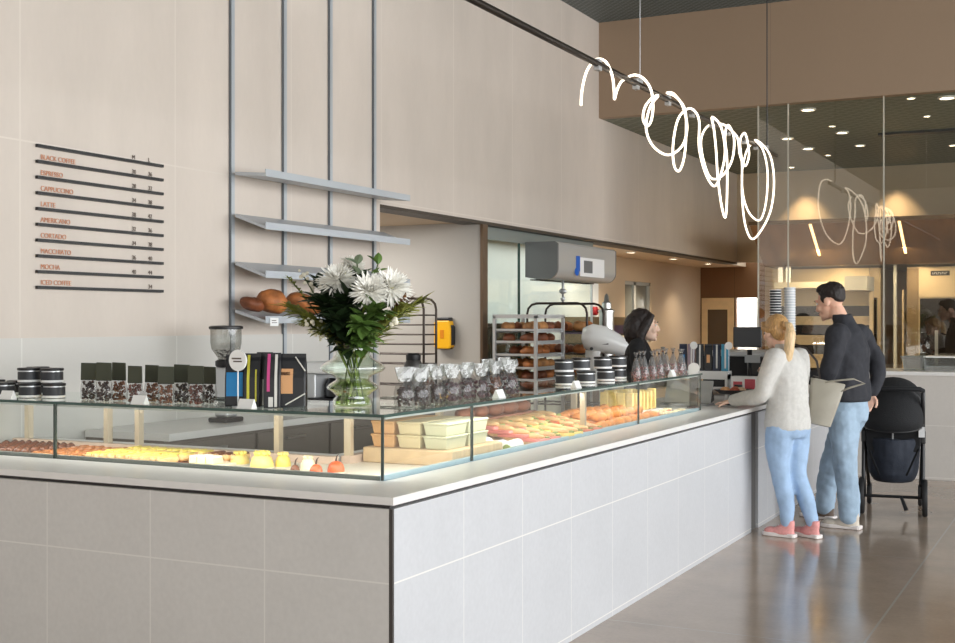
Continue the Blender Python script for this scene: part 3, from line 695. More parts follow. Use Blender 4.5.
def mum(tip, face, R, label, key):
    rr = random.Random(key); r = thing('chrysanthemum', label, 'flower', vp, 0, 'flowers in the glass vase')
    tip = V(tip) - vp; fc_ = V(face).normalized(); u = fc_.orthogonal().normalized(); v = fc_.cross(u)
    sm = MB(); pts = stalk(sm, tip - fc_ * .02, rr); sm.build('stem', M['stem'], r, smooth=True)
    pb = MB()
    for L_, (cnt, el, ln) in enumerate(((16, 1.35, .3), (24, 1.1, .48), (30, .8, .68), (34, .5, .86), (36, .2, 1.0), (30, -.12, 1.02), (20, -.4, .95))):
        for k in range(cnt):
            a = 2 * PI * (k + rr.random() * .7) / cnt; e = el + rr.uniform(-.14, .14); l = R * ln * rr.uniform(.85, 1.08)
            out_ = u * math.cos(a) + v * math.sin(a); d = out_ * math.cos(e) + fc_ * math.sin(e)
            leafm(pb, tip + d * .008, d, fc_ * math.cos(e) - out_ * math.sin(e), l, .0125, rr.uniform(-.28, .1), 4)
    pb.build('bloom', M['petal'], r)
    MB().ball(tip + fc_ * .012, .012).build('centre', M['petal_c'], r, smooth=True)
    lb = MB()
    for q in pts[7:12:2]:
        a = rr.uniform(0, 6.28); leafm(lb, q, (math.cos(a), math.sin(a), .1), (0, 0, 1), rr.uniform(.07, .11), .045, .3)
    lb.build('leaves', M['leaf_dark'], r)
    return r
cd = V((.4, -.62, .68))
mum(at(337, 280, Y=4.40), cd + V((-.25, 0, .25)), .086, 'white spider chrysanthemum on the side of the bouquet nearest the bread', 1)
mum(at(370, 291, Y=4.36), cd + V((0, 0, -.1)), .080, 'white chrysanthemum low in the middle of the bouquet', 2)
mum(at(391, 288, Y=4.44), cd + V((.35, 0, .1)), .09, 'largest white chrysanthemum at the passage side of the bouquet', 3)
mum(at(352, 266, Y=4.55), V((.1, .3, 1)), .055, 'half hidden white chrysanthemum at the top back of the bouquet', 4)
def branch(name, label, tip, m, leaf, key, bend=.04, cat='flower stem', leaves='leaves', sm_=None, start=5):
    rr = random.Random(key); r = thing(name, label, cat, vp, 0, 'flowers in the glass vase'); tip = V(tip) - vp
    s = MB(); pts = stalk(s, tip, rr, .0028); s.build('stem', sm_ or M['stem_dark'], r, smooth=True)
    lb = MB(); leaf(lb, pts, rr); lb.build(leaves, m, r); return r
def broad(ln, wd, per=3, st=6):
    def f(lb, pts, rr):
        for i, q in enumerate(pts[st:]):
            for _ in range(per):
                d = (pts[-1] - pts[-3]).normalized() * .6 + V((rr.uniform(-1, 1), rr.uniform(-1, 1), rr.uniform(-.4, .6)))
                leafm(lb, q, d, (rr.uniform(-.4, .4), rr.uniform(-.4, .4), 1), ln * rr.uniform(.7, 1.2), wd * rr.uniform(.8, 1.2), rr.uniform(.1, .4))
    return f
def ferny(ln, wd, st=6):
    def f(lb, pts, rr):
        for a, b_ in zip(pts[st:], pts[st + 1:]):
            for t in (0, .33, .66):
                q = a.lerp(b_, t); d = (b_ - a).normalized(); s = d.cross(V((0, 0, 1))).normalized()
                for sg in (-1, 1, .4, -.4):
                    leafm(lb, q, d * .55 + s * sg + V((0, 0, rr.uniform(-.2, .5))), (0, 0, 1), ln * rr.uniform(.6, 1.1), wd, .15, 3)
    return f
k = 20
for nm, lab, px, py, y, m, lf, bd in (
    ('leafy_branch', 'dark leafy branch reaching up at the bread side of the vase', 318, 283, 4.5, 'leaf_dark', broad(.085, .036, 6), .06),
    ('leafy_branch', 'dark leafy branch at the heart of the bouquet', 345, 300, 4.38, 'leaf_dark', broad(.1, .055, 9, 5), .02),
    ('leafy_branch', 'dark glossy branch low at the front of the bouquet', 338, 322, 4.3, 'leaf_dark', broad(.095, .055, 9, 5), .0),
    ('leafy_branch', 'mid-green branch hanging low in front over the vase neck', 362, 326, 4.3, 'leaf', broad(.085, .045, 9, 5), .0),
    ('leafy_branch', 'mid-green branch behind the largest chrysanthemum', 384, 302, 4.5, 'leaf', broad(.085, .04, 8, 5), .02),
    ('leafy_branch', 'dark branch standing upright behind the blooms', 357, 280, 4.6, 'leaf_dark', broad(.085, .045, 8, 6), .02),
    ('eucalyptus_sprig', 'grey-green round-leaved sprig at the top of the bouquet', 357, 264, 4.46, 'leaf_grey', broad(.06, .045, 2, 8), .02),
    ('eucalyptus_sprig', 'grey-green sprig above the largest bloom', 378, 264, 4.5, 'leaf', broad(.06, .04, 2, 8), .02),
    ('fern_frond', 'olive frond drooping far out towards the bread', 286, 306, 4.42, 'leaf_olive', ferny(.085, .018, 4), .09),
    ('fern_frond', 'olive frond lying lower, towards the coffee pouches', 303, 322, 4.36, 'leaf_olive', ferny(.08, .018, 4), .06),
    ('fern_frond', 'high thin frond pointing over the shelf edge', 287, 276, 4.48, 'leaf_olive', ferny(.03, .008, 9), .05),
    ('fern_frond', 'olive frond arching out towards the wire rack', 424, 301, 4.5, 'leaf_olive', ferny(.08, .018, 4), .08),
    ('grevillea_sprig', 'rust-brown feathery sprig under the largest bloom', 405, 303, 4.46, 'rust', ferny(.07, .016), .06),
    ('fern_frond', 'broad olive frond in front of the bread loaves', 296, 313, 4.36, 'leaf_olive', ferny(.1, .022, 4), .07),
    ('fern_frond', 'lowest olive frond on the coffee pouch side', 318, 331, 4.34, 'leaf_olive', ferny(.08, .02, 5), .05),
    ('leafy_branch', 'mid-green branch under the middle bloom', 378, 312, 4.32, 'leaf', broad(.09, .04, 8, 5), .02),
    ('leafy_branch', 'dark branch filling the bread side low down', 322, 304, 4.4, 'leaf_dark', broad(.1, .05, 9, 5), .03),
    ('fern_frond', 'broad olive frond under the largest bloom', 412, 306, 4.42, 'leaf_olive', ferny(.1, .022, 4), .06),
    ('fern_frond', 'green frond hanging over the front of the neck', 372, 334, 4.3, 'leaf', ferny(.045, .01), .02)):
    k += 1; branch(nm, lab, at(px, py, Y=y), M[m], lf, k, bd)
def blossoms(lb, pts, rr):
    for q in pts[8:]:
        for _ in range(5): lb.ball(q + V((rr.uniform(-.03, .03), rr.uniform(-.03, .03), rr.uniform(-.02, .03))), rr.uniform(.006, .011), n=8, m=5)
branch('blossom_sprig', 'sprig of small pale blossoms at the bread side', at(304, 277, Y=4.44), M['bud'], blossoms, 51, .06, leaves='blossoms')
branch('blossom_sprig', 'sprig of small pale blossoms low over the pouches', at(311, 326, Y=4.34), M['bud'], blossoms, 52, .05, leaves='blossoms')
branch('blossom_sprig', 'single pale blossom sprig by the wire rack', at(394, 322, Y=4.4), M['bud'], lambda lb, pts, rr: [lb.ball(pts[-1] + V((rr.uniform(-.012, .012), 0, rr.uniform(-.012, .012))), .012, n=8, m=5) for _ in range(5)], 53, .05, leaves='blossoms')

# ---------------------------------------------------------------- clear bags, cone bags
def clear_bag(mtl, key):
    rr = random.Random(key); r = thing('cellophane_bag', '', 'bag'); W, Dp = .095, .062
    def ring(wf, df, z, wob=0): return [V((W / 2 * wf * a + rr.uniform(-wob, wob), Dp / 2 * df * b_ + rr.uniform(-wob, wob), z)) for a, b_ in ((-1, -.7), (-.6, -1), (0, -1.05), (.6, -1), (1, -.7), (1, .7), (.6, 1), (0, 1.05), (-.6, 1), (-1, .7))]
    MB().rings([ring(.9, .85, 0), ring(1, 1, .01), ring(1.02, 1.05, .06), ring(.9, .75, .1), ring(.62, .42, .118)]).build('bag_film', M['film'], r, smooth=True)
    MB().rings([ring(.62, .42, .118), ring(.85, .3, .135, .003), ring(1.05, .28, .16, .006), ring(1.12, .34, .185, .007)], cap=False).build('open_top', M['film_top'], r)
    b = MB()
    for q in range(46):
        z = .01 + .085 * rr.random(); f = 1 - .4 * max(0, z - .06) / .04
        b.ball((rr.uniform(-.038, .038) * f, rr.uniform(-.022, .022) * f, z), (.011, .008, .008), (rr.random() * 3, rr.random() * 3, 0), 7, 5)
    tag(b.build('sweets', mtl, r, smooth=True), None, None, kind='stuff')
    return Proto(r)
M['berry'] = mat('dark_berry_sweets', (74, 34, 40), .4, noise_amt=.5, noise_scale=40); M['pink_sweet'] = mat('pink_and_white_sweets', (190, 120, 120), .45, noise_amt=.5, noise_scale=60)
CB = [clear_bag(M['choc'], 5), clear_bag(M['berry'], 6), clear_bag(M['choc_mid'], 7)]
for i, (px, x, kk) in enumerate(((405, -2.64, 0), (421, -2.61, 0), (437, -2.64, 0), (452, -2.6, 1), (466, -2.63, 1), (481, -2.6, 1), (495, -2.63, 2), (510, -2.6, 1), (428, -2.8, 2), (446, -2.8, 0), (468, -2.82, 1), (488, -2.8, 0), (504, -2.82, 0))):
    p = at(px, X=x)
    lab = ('front row, %s from the flower vase' % NTH[i]) if i < 8 else ('back row, %s from the flower vase' % NTH[i - 8])
    CB[kk].put((p.x, p.y, TZ), PI / 2 + random.uniform(-.5, -.1), 'clear bag of dark sweets, ' + lab, 'clear bags of sweets on the glass top', random.uniform(.86, .95))
M['cone_film'] = film('grey_cone_film', (214, 210, 208), .2, .4)
cone = thing('sweet_cone', '', 'bag')
MB().lathe([(.04, 0), (.043, .006), (.04, .05), (.022, .12), (.008, .16), (.006, .168), (.02, .2)], n=12, cap=False).build('film_cone', M['cone_film'], cone, smooth=True)
b = MB()
for q in range(34):
    z = .008 + .07 * random.random(); f = (.036 - .012 * z / .08); a = random.uniform(0, 6.28); q_ = f * math.sqrt(random.random())
    b.ball((q_ * math.cos(a), q_ * math.sin(a), z), .0085, n=7, m=5)
tag(b.build('sweets', M['pink_sweet'], cone, smooth=True), None, None, kind='stuff')
MB().lathe([(.008, .158), (.0085, .166), (.008, .17)], n=10, cap=False).build('tie', M['dark_metal'], cone)
KB = Proto(cone)
for i, px in enumerate((636, 644, 652, 659, 666, 673, 680, 687, 640, 655, 669, 682)):
    x = -2.62 if i < 8 else -2.76
    p = at(px, X=x)
    KB.put((p.x, min(p.y, 8.38), TZ), random.random() * 6, 'cone bag of pink sweets, %s row, %s from the tins' % (('front', NTH[i]) if i < 8 else ('back', NTH[i - 8])), 'cone bags of sweets', random.uniform(.82, .93))
# ================================================================== BEHIND THE COUNTER
# bread on the lowest wall shelf
M['crust'] = mat('brown_crust', (176, 108, 58), .6, noise_amt=.45, noise_scale=10, bump=.5, bump_scale=40)
M['crust_dark'] = mat('dark_crust', (120, 66, 36), .6, noise_amt=.45, noise_scale=10, bump=.5, bump_scale=40)
M['crust_olive'] = mat('floured_crust', (168, 118, 70), .7, noise_amt=.5, noise_scale=12, bump=.5, bump_scale=40)
def loaf(name, m, rx, ry, rz, key, cuts=2):
    t = bmesh.new(); b = MB.__new__(MB); b.bm = t; b.ball((0, 0, rz * .8), (rx, ry, rz), n=22, m=14)
    for v in t.verts:
        n = noise.noise(v.co * 18 + V((key, 0, 0))) * .012; v.co += v.co.normalized() * n
        if v.co.z < 0: v.co.z *= .2
        for c in range(cuts):
            x = (c - (cuts - 1) / 2) * rx * .8
            q = abs(v.co.x - x + v.co.y * .4) / (rx * .22)
            if v.co.z > rz * .9 and q < 1: v.co.z -= .014 * (1 - q)
    return b.build(name, m, smooth=True)
def shelf_z(x, zw, zf): return zw + (zf - zw) * (x - .055) / .245
for px, x, m, r, lab in ((251, .17, 'crust_dark', (.085, .075, .05), 'small dark round bread loaf on the lowest wall shelf'), (270, .2, 'crust', (.115, .10, .085), 'tall brown round loaf in the middle of the bread shelf'), (304, .19, 'crust', (.16, .105, .07), 'long brown loaf on the bread shelf beside the flowers')):
    p = at(px, X=WX + x); o = loaf('bread_loaf', M[m], *r, px * .1)
    o.location = (p.x, p.y, shelf_z(x, 1.60, 1.53) + .03); o.rotation_euler = (0, math.radians(15), 1.3); tag(o, lab, 'bread', 'loaves on the wall shelf')
p = at(273, X=WX + .3); sc1 = thing('shelf_price_card', 'white price card hanging on the front of the bread shelf', 'price card', (WX + .308, p.y, 1.49))
MB().box((0, -.045, 0), (.004, .045, .055)).build('card', M['white'], sc1)
MB().box((.004, -.03, .034), (.0045, .02, .039)).box((.004, -.03, .02), (.0045, .03, .024)).build('print', M['dark_ink'], sc1)

# coffee grinder
gp_ = at(226, X=-4.82)
gr = thing('coffee_grinder', 'coffee grinder with clear bean hopper and black lid against the wall', 'grinder', (gp_.x, gp_.y, .9))
MB().rbox((-.07, -.09, 0), (.07, .09, .03), .01).build('base', M['black'], gr)
MB().rbox((-.05, -.055, .03), (.05, .055, .34), .015).build('body', M['dull_steel'], gr)
MB().lathe([(.06, .34), (.066, .35), (.066, .375), (.05, .385)], n=24).build('collar', M['black'], gr, smooth=True, angle=40)
M['hopper'] = film('smoky_hopper', (214, 214, 210), .12, .6)
MB().lathe([(.045, .385), (.06, .41), (.088, .45), (.095, .49), (.095, .575)], n=28, cap=False).build('hopper', M['hopper'], gr, smooth=True)
MB().lathe([(.1, .572), (.105, .576), (.105, .588), (.09, .594), (.02, .596)], n=28).build('lid', M['black'], gr, smooth=True, angle=40)
b = MB()
for q in range(60):
    z = .395 + .05 * random.random(); a = random.uniform(0, 6.28); r_ = (.04 + (z - .385) * .6) * math.sqrt(random.random()) - .006
    b.ball((r_ * math.cos(a), r_ * math.sin(a), z), (.006, .0045, .004), (a, 0, a), 6, 4)
tag(b.build('beans', M['choc'], gr, smooth=True), None, None, kind='stuff')
MB().box((.05, -.02, .2), (.075, .02, .23)).cyl((.06, 0, .16), (.11, 0, .15), .012).build('chute', M['black'], gr)
MB().box((.05, -.03, .27), (.052, .03, .31)).build('display', M['grey_plastic'], gr)

# batch brewer and thermos behind the vase
bp_ = at(331, X=-4.8)
br = thing('batch_brewer', 'low steel and black coffee brewer behind the glass vase', 'coffee maker', (bp_.x, bp_.y, .9))
MB().rbox((-.14, -.17, 0), (.14, .17, .09), .01).build('base', M['black'], br)
MB().rbox((-.14, -.17, .09), (-.02, .17, .26), .01).build('column', M['dull_steel'], br)
MB().rbox((-.14, -.17, .26), (.14, .17, .34), .015).build('brew_head', M['white_gloss'], br)
MB().lathe([(.07, .09), (.085, .1), (.085, .18), (.06, .215), (.055, .225)], (.05, 0, 0), 24).build('jug', M['black'], br, smooth=True, angle=50)
tp_ = at(391, X=-4.75)
th_ = thing('thermos_jug', 'tall dark grey insulated jug below the wire rack', 'jug', (tp_.x, 8.3, .9))
MB().lathe([(.075, 0), (.078, .01), (.078, .27), (.06, .31), (.055, .32)], n=24).build('body', mat('grey_metal_jug', (96, 94, 92), .35, .7), th_, smooth=True, angle=40)
MB().lathe([(.056, .32), (.058, .33), (.058, .36), (.045, .375)], n=24).build('lid', M['black'], th_, smooth=True, angle=40)
MB().tube([(.078, 0, .26), (.12, 0, .25), (.12, 0, .14), (.078, 0, .12)], .011, 8).build('handle', M['black'], th_, smooth=True)

# defibrillator on the passage wall
ap = at(447, 333, Y=10.4)
ae = thing('wall_mounted_defibrillator', 'yellow wall-mounted defibrillator with black handle in the passage', 'defibrillator', (ap.x, 10.39, ap.z))
M['aed'] = mat('signal_yellow_plastic', (240, 178, 22), .4)
MB().prism([(-.09, -.13), (-.075, -.15), (.075, -.15), (.09, -.13), (.09, .04), (.075, .12), (-.075, .12), (-.09, .1)], -.09, (0, 0, 0)).build('case', M['aed'], ae, bevel=.012)
MB().prism([(-.085, .105), (.075, .105), (.07, .15), (-.07, .15)], -.08, (0, 0, 0)).build('top_cap', M['black'], ae, bevel=.01)
MB().prism([(.07, -.13), (.1, -.11), (.1, .06), (.075, .085)], -.07, (0, -.005, 0)).prism([(-.07, -.155), (.07, -.155), (.09, -.13), (-.09, -.13)], -.07, (0, -.005, 0)).build('bumper', M['black'], ae, bevel=.006)
MB().box((-.018, -.095, -.05), (.018, -.089, .03)).build('status_plate', mat('orange_plate', (214, 130, 20), .4), ae)

# dark wire rack
M['wire'] = mat('dark_wire', (60, 52, 48), .4, .6)
def hoop_rack(name, label, x0, x1, y0, y1, ztop, zs, r=.012):
    t = thing(name, label, 'rack', (x0, y0, 0)); w_, d_ = x1 - x0, y1 - y0
    for y in (0, d_):
        rr = .1
        pts = [(0, y, .12), (0, y, ztop - rr)] + [(rr - rr * math.cos(a), y, ztop - rr + rr * math.sin(a)) for a in (PI / 6, PI / 3, PI / 2)] + [(w_ - rr + rr * math.sin(a), y, ztop - rr + rr * math.cos(a)) for a in (0, PI / 6, PI / 3, PI / 2)] + [(w_, y, .12)]
        MB().tube(pts, r, 8).build('end_frame', M['wire'], t, smooth=True)
    for z in zs:
        b = MB()
        for y in (0, d_): b.tube([(0, y, z), (w_, y, z)], r * .6, 6)
        for x in (0, w_): b.tube([(x, 0, z), (x, d_, z)], r * .6, 6)
        for q in range(1, 6): b.tube([(w_ * q / 6, 0, z), (w_ * q / 6, d_, z)], r * .35, 5)
        b.build('wire_shelf', M['wire'], t)
    for x in (0, w_):
        for y in (0, d_):
            c = MB().cyl((x - .012, y, .045), (x + .012, y, .045), .045, n=16).build('castor', M['black'], t)
            MB().box((x - .02, y - .01, .045), (x + .02, y + .01, .125)).build('fork', M['dull_steel'], c)
    return t
hoop_rack('wire_rack', 'dark wire cooling rack with rounded ends in the passage', -6.1, -5.36, 9.55, 9.78, 1.73, [.4, .6, .8, .95] + [1.14 + .0875 * k for k in range(6)], .011)
hr = hoop_rack('bakery_rack', 'dark hoop-framed rack standing behind the silver tray trolley', -5.1, -4.46, 11.2, 11.65, 1.70, [.4, .7, .98, 1.2, 1.42], .012)

# silver tray trolley with bread
tx0, tx1, ty0, ty1 = -5.02, -4.6, 10.29, 10.93
tr = thing('tray_trolley', 'silver tray trolley stacked with brown bread loaves', 'trolley', (tx0, ty0, 0))
w_, d_ = tx1 - tx0, ty1 - ty0
for x in (0, w_):
    for y in (0, d_): MB().box((x - .014, y - .014, .1), (x + .014, y + .014, 1.57)).build('post', M['dull_steel'], tr)
MB().box((-.014, -.014, 1.55), (w_ + .014, .014, 1.585)).box((-.014, d_ - .014, 1.55), (w_ + .014, d_ + .014, 1.585)).box((-.014, 0, 1.55), (.014, d_, 1.585)).box((w_ - .014, 0, 1.55), (w_ + .014, d_, 1.585)).build('top_frame', M['dull_steel'], tr)
MB().box((-.014, -.014, .1), (w_ + .014, .014, .14)).box((-.014, d_ - .014, .1), (w_ + .014, d_ + .014, .14)).box((-.014, 0, .1), (.014, d_, .14)).box((w_ - .014, 0, .1), (w_ + .014, d_, .14)).build('bottom_frame', M['dull_steel'], tr)
tz = [.84, .97, 1.08, 1.2, 1.32, 1.43]
for z in tz:
    for x in (0, w_ - .016): MB().box((x, .0, z - .012), (x + .016, d_, z)).build('runner', M['dull_steel'], tr)
for x in (0, w_):
    for y in (0, d_): MB().cyl((x - .012, y, .05), (x + .012, y, .05), .05, n=16).build('castor', M['black'], tr)
tray = thing('baking_tray', '', 'tray')
MB().box((.02, .01, 0), (w_ - .02, d_ - .01, .004)).build('sheet', M['dull_steel'], tray)
MB().box((.006, 0, .004), (w_ - .006, .01, .022)).box((.006, d_ - .01, .004), (w_ - .006, d_, .022)).box((.006, .01, .004), (.02, d_ - .01, .022)).box((w_ - .02, .01, .004), (w_ - .006, d_ - .01, .022)).build('rim', M['dull_steel'], tray)
TR = Proto(tray)
LV = ['lowest visible', 'second lowest', 'third from the bottom', 'third from the top', 'second from the top', 'top']
bun = [loaf('bread_roll', M[m], .068, .06, .045, i * 3.1, 1) for i, m in enumerate(('crust', 'crust_dark', 'crust_olive'))]
used = set()
def roll(i, loc, rz, s, lab, grp):
    o = bun[i]
    if i in used: o = o.copy(); C.objects.link(o)
    used.add(i); o.location = loc; o.rotation_euler = (0, 0, rz); o.scale = (s,) * 3; tag(o, lab, 'bread', grp)
for i, z in enumerate(tz):
    TR.put((tx0, ty0, z), 0, 'steel baking tray, %s in the silver trolley' % LV[i], 'trays in the silver trolley')
    n = (2, 4)
    for a in range(2):
        for c in range(4):
            if random.random() < .12: continue
            k = [0, 1, 0, 0, 1, 2][i] if random.random() < .75 else random.randrange(3)
            roll(k, (tx0 + .105 + .2 * a + random.uniform(-.01, .01), ty0 + .09 + .152 * c, z + .006), random.random() * 6, random.uniform(.92, 1.12), 'brown bread roll on the %s tray of the silver trolley' % LV[i], 'rolls on the %s trolley tray' % LV[i])
for i, z in enumerate((.98, 1.2, 1.42)):
    for a in range(3):
        for c in range(2):
            roll(random.randrange(3), (-4.98 + .2 * a + random.uniform(-.01, .01), 11.31 + .2 * c, z + .008), random.random() * 6, random.uniform(1, 1.25), 'bread roll on the %s shelf of the dark hoop rack' % ('lower', 'middle', 'upper')[i], 'rolls on the %s shelf of the hoop rack' % ('lower', 'middle', 'upper')[i])

# air curtain on the kitchen glass
hy0, hy1, hx0, hx1, hz0, hz1 = 11.5, 13.2, WX - .06, -4.9, 1.955, 2.335
ac = thing('air_curtain', 'large rounded grey air curtain unit with a sticker on the glass screen', 'air curtain', (hx0, hy0, 0))
dx = hx1 - hx0
pr = [(0, hz0 + .02), (.12, hz0)] + [(dx - .11 + .11 * math.sin(a), hz0 + .11 - .11 * math.cos(a)) for a in (0, .3, .6, .9, 1.2, 1.5)] + [(dx, hz1 - .02), (dx - .03, hz1), (0, hz1)]
M['ac_grey'] = mat('silver_grey_housing', (186, 189, 189), .35, .35); M['ac_dark'] = mat('grey_end_cap', (116, 118, 118), .45, .2)
MB().rings([[V((a, .03, b_)) for a, b_ in pr], [V((a, hy1 - hy0 - .03, b_)) for a, b_ in pr]]).build('housing', M['ac_grey'], ac, smooth=True, angle=35)
for y0_, y1_ in ((0, .03), (hy1 - hy0 - .03, hy1 - hy0)): MB().rings([[V((a, y0_, b_)) for a, b_ in pr], [V((a, y1_, b_)) for a, b_ in pr]]).build('end_cap', M['ac_dark'], ac, smooth=True, angle=35)
MB().box((.03, .05, hz0 - .012), (.13, 1.6, hz0 - .001)).build('outlet_slot', M['black'], ac)
ye0, ye1 = at(576, X=hx1).y - hy0, at(604, X=hx1).y - hy0
ys = ye1 - ye0
st = MB().box((dx + .001, ye0 + .13 * ys, 2.0), (dx + .004, ye1, 2.2)).build('sticker', M['white'], ac)
MB().box((dx + .004, ye0 + .26 * ys, 2.04), (dx + .006, ye0 + .56 * ys, 2.17)).build('picture', mat('grey_print', (110, 112, 114), .5), st)
MB().box((dx + .001, ye0, 2.05), (dx + .004, ye0 + .13 * ys, 2.21)).ball((dx + .003, ye0 + .02, 2.045), (.004, .06, .045)).build('blue_mark', mat('blue_print', (30, 96, 190), .5), ac)
MB().tube([(.2, .52, hz0 + .03), (.2, .52, 1.72)], .014, 8).ball((.2, .52, 1.84), (.045, .03, .03)).ball((.2, .52, 1.76), .026).build('drain_valve', M['dull_steel'], ac, smooth=True)

# polished column, prep table, mixer
pp = at(577, X=-4.75); pc = thing('steel_column', 'slim polished steel column with a stepped cap behind the hoop rack', 'column', (-4.75, 12.5, 0))
MB().lathe([(.11, 0), (.11, .02), (.08, .03), (.08, 1.62)], n=24).build('shaft', M['steel'], pc, smooth=True, angle=40)
MB().lathe([(.09, 1.62), (.09, 1.64), (.055, 1.66), (.05, 1.72), (.03, 1.74), (.022, 1.8), (.005, 1.82)], n=24).build('cap', M['steel'], pc, smooth=True, angle=40)
pt = thing('prep_table', 'steel worktable behind the counter carrying the white mixer', 'table', (-4.45, 11.3, 0))
MB().rbox((.05, .0, .86), (.6, 1.1, .9), .006).build('table_top', M['steel'], pt)
for x in (.09, .56):
    for y in (.04, 1.06): MB().cyl((x, y, 0), (x, y, .86), .018, n=12).build('leg', M['dull_steel'], pt, smooth=True, angle=50)
MB().box((.09, .04, .3), (.56, 1.06, .32)).build('undershelf', M['steel'], pt)
mp_ = at(603, X=-4.22)
mx = thing('stand_mixer', 'white stand mixer with rounded head behind the black tins', 'mixer', (-4.24, mp_.y + .12, .9), -1.15)
MB().rbox((-.12, -.19, 0), (.12, .2, .05), .02, seg=3).build('base', M['white_gloss'], mx, smooth=True, angle=40)
MB().tube([(0, -.13, .04), (0, -.13, .2), (0, -.12, .34)], [(.085, .06), (.08, .055), (.085, .06)], 18).build('pillar', M['white_gloss'], mx, smooth=True, angle=50)
MB().tube([(0, -.23, .46), (0, -.21, .46), (0, -.13, .465), (0, -.03, .45), (0, .1, .4), (0, .2, .355), (0, .24, .335)], [.03, .1, .135, .13, .105, .075, .03], 20).build('motor_head', M['white_gloss'], mx, smooth=True)
MB().lathe([(.05, .05), (.06, .055), (.1, .11), (.115, .2), (.118, .24)], (0, .1, 0), 24).build('bowl', M['steel'], mx, smooth=True, angle=50)
MB().cyl((0, .12, .2), (0, .12, .36), .03).build('beater_shaft', M['dull_steel'], mx)
MB().box((.085, -.1, .4), (.118, .02, .425)).build('trim_band', M['black'], mx)
MB().cyl((.1, -.14, .36), (.125, -.14, .36), .016).build('speed_knob', M['black'], mx)

# display fridge against the recess wall, alarm bell
fr = thing('display_fridge', 'dark display fridge with purple header against the recess wall', 'fridge', (RX + .02, 14.7, 0))
MB().box((0, 0, 0), (.4, 1.8, 1.36)).build('cabinet', mat('olive_black_cabinet', (66, 58, 44), .5), fr)
MB().box((0, -.005, 1.47), (.42, 1.805, 1.58)).build('top_panel', mat('olive_brown_panel', (96, 80, 54), .5), fr)
MB().box((0, 0, 1.36), (.41, 1.8, 1.47)).build('header_panel', mat('dark_purple_panel', (54, 38, 70), .4), fr)
sp_ = MB().box((.4, .55, .98), (.415, 1.35, 1.33)).build('picture_panel', mat('cream_picture_panel', (240, 230, 200), .5), fr)
b = MB(); rr = random.Random(3)
for q in range(26): b.ball((.416, .6 + .7 * rr.random(), 1.02 + .26 * rr.random()), (.004, rr.uniform(.02, .05), rr.uniform(.02, .04)), n=8, m=5)
b.build('printed_shapes', mat('orange_print', (206, 130, 62), .5, noise_amt=.5, noise_scale=20), sp_)
ab = at(593, 311, X=RX); al = thing('fire_alarm', 'small red fire alarm on the recess wall above the fridge', 'alarm', (RX + .002, ab.y, ab.z))
MB().cyl((0, 0, 0), (.06, 0, 0), .06, n=20).build('bell', mat('alarm_red', (150, 22, 26), .4), al, bevel=.01)
MB().cyl((.06, 0, 0), (.075, 0, 0), .03, n=16).build('sounder', mat('alarm_dark_red', (110, 16, 20), .4), al)

# ================================================================== COFFEE END OF THE COUNTER
# espresso machine with cup stacks on top
em = thing('espresso_machine', 'dark espresso machine standing on the counter behind the blonde customer', 'coffee machine', (-2.74, 10.6, CT))
M['em'] = mat('machine_dark_steel', (46, 46, 48), .3, .6)
MB().rbox((-.27, -.4, .06), (.27, .4, .36), .015).build('housing', M['em'], em)
MB().rbox((-.3, -.42, .33), (.3, .42, .37), .01).build('cup_tray', M['dull_steel'], em)
MB().rbox((-.3, -.4, .04), (.1, .4, .075), .008).build('drip_tray', M['steel'], em)
for x in (-.22, .22):
    for y in (-.34, .34): MB().cyl((x, y, 0), (x, y, .06), .025, n=12).build('foot', M['black'], em)
for y in (-.2, .2):
    g_ = MB().cyl((-.3, y, .2), (-.3, y, .29), .04, n=16).build('group_head', M['steel'], em)
    MB().tube([(-.33, y, .2), (-.5, y, .185)], .014, 8).build('portafilter', M['black'], g_)
for y in (-.36, .36): MB().tube([(-.28, y, .3), (-.34, y, .27), (-.36, y, .12)], .007, 6).build('steam_wand', M['steel'], em)
MB().rbox((.272, -.3, .12), (.29, .3, .28), .004).build('back_panel', M['grey_plastic'], em)
cup = thing('paper_cup', '', 'cup')
MB().lathe([(.028, 0), (.03, .002), (.0385, .082)], n=20, cap=False).lathe([(.001, .003), (.029, .003)], n=20, cap=False).build('wall', mat('grey_white_paper_cup', (206, 210, 214), .5), cup, smooth=True)
MB().tube([(.0395 * math.cos(a * PI / 8), .0395 * math.sin(a * PI / 8), .083) for a in range(16)], .0028, 6, closed=True).build('rim', M['white'], cup, smooth=True)
cup2 = thing('paper_cup', '', 'cup')
MB().lathe([(.028, 0), (.03, .002), (.0385, .082)], n=20, cap=False).lathe([(.001, .003), (.029, .003)], n=20, cap=False).build('wall', mat('black_paper_cup', (44, 46, 50), .5), cup2, smooth=True)
MB().tube([(.0395 * math.cos(a * PI / 8), .0395 * math.sin(a * PI / 8), .083) for a in range(16)], .0028, 6, closed=True).build('rim', M['white'], cup2, smooth=True)
CP = [Proto(cup), Proto(cup2)]
for px, x, cnt, k, lab in ((775.5, -2.52, 19, 1, 'black stack of cups on the coffee machine, till side'), (790, -2.44, 20, 0, 'pale stack of cups on the coffee machine, window side')):
    y = at(px, X=x).y
    for q in range(cnt): CP[k].put((x, min(y, 10.96), CT + .371 + q * .0235), 0, 'paper cup in the ' + lab, 'cups in the ' + lab, 1.25)

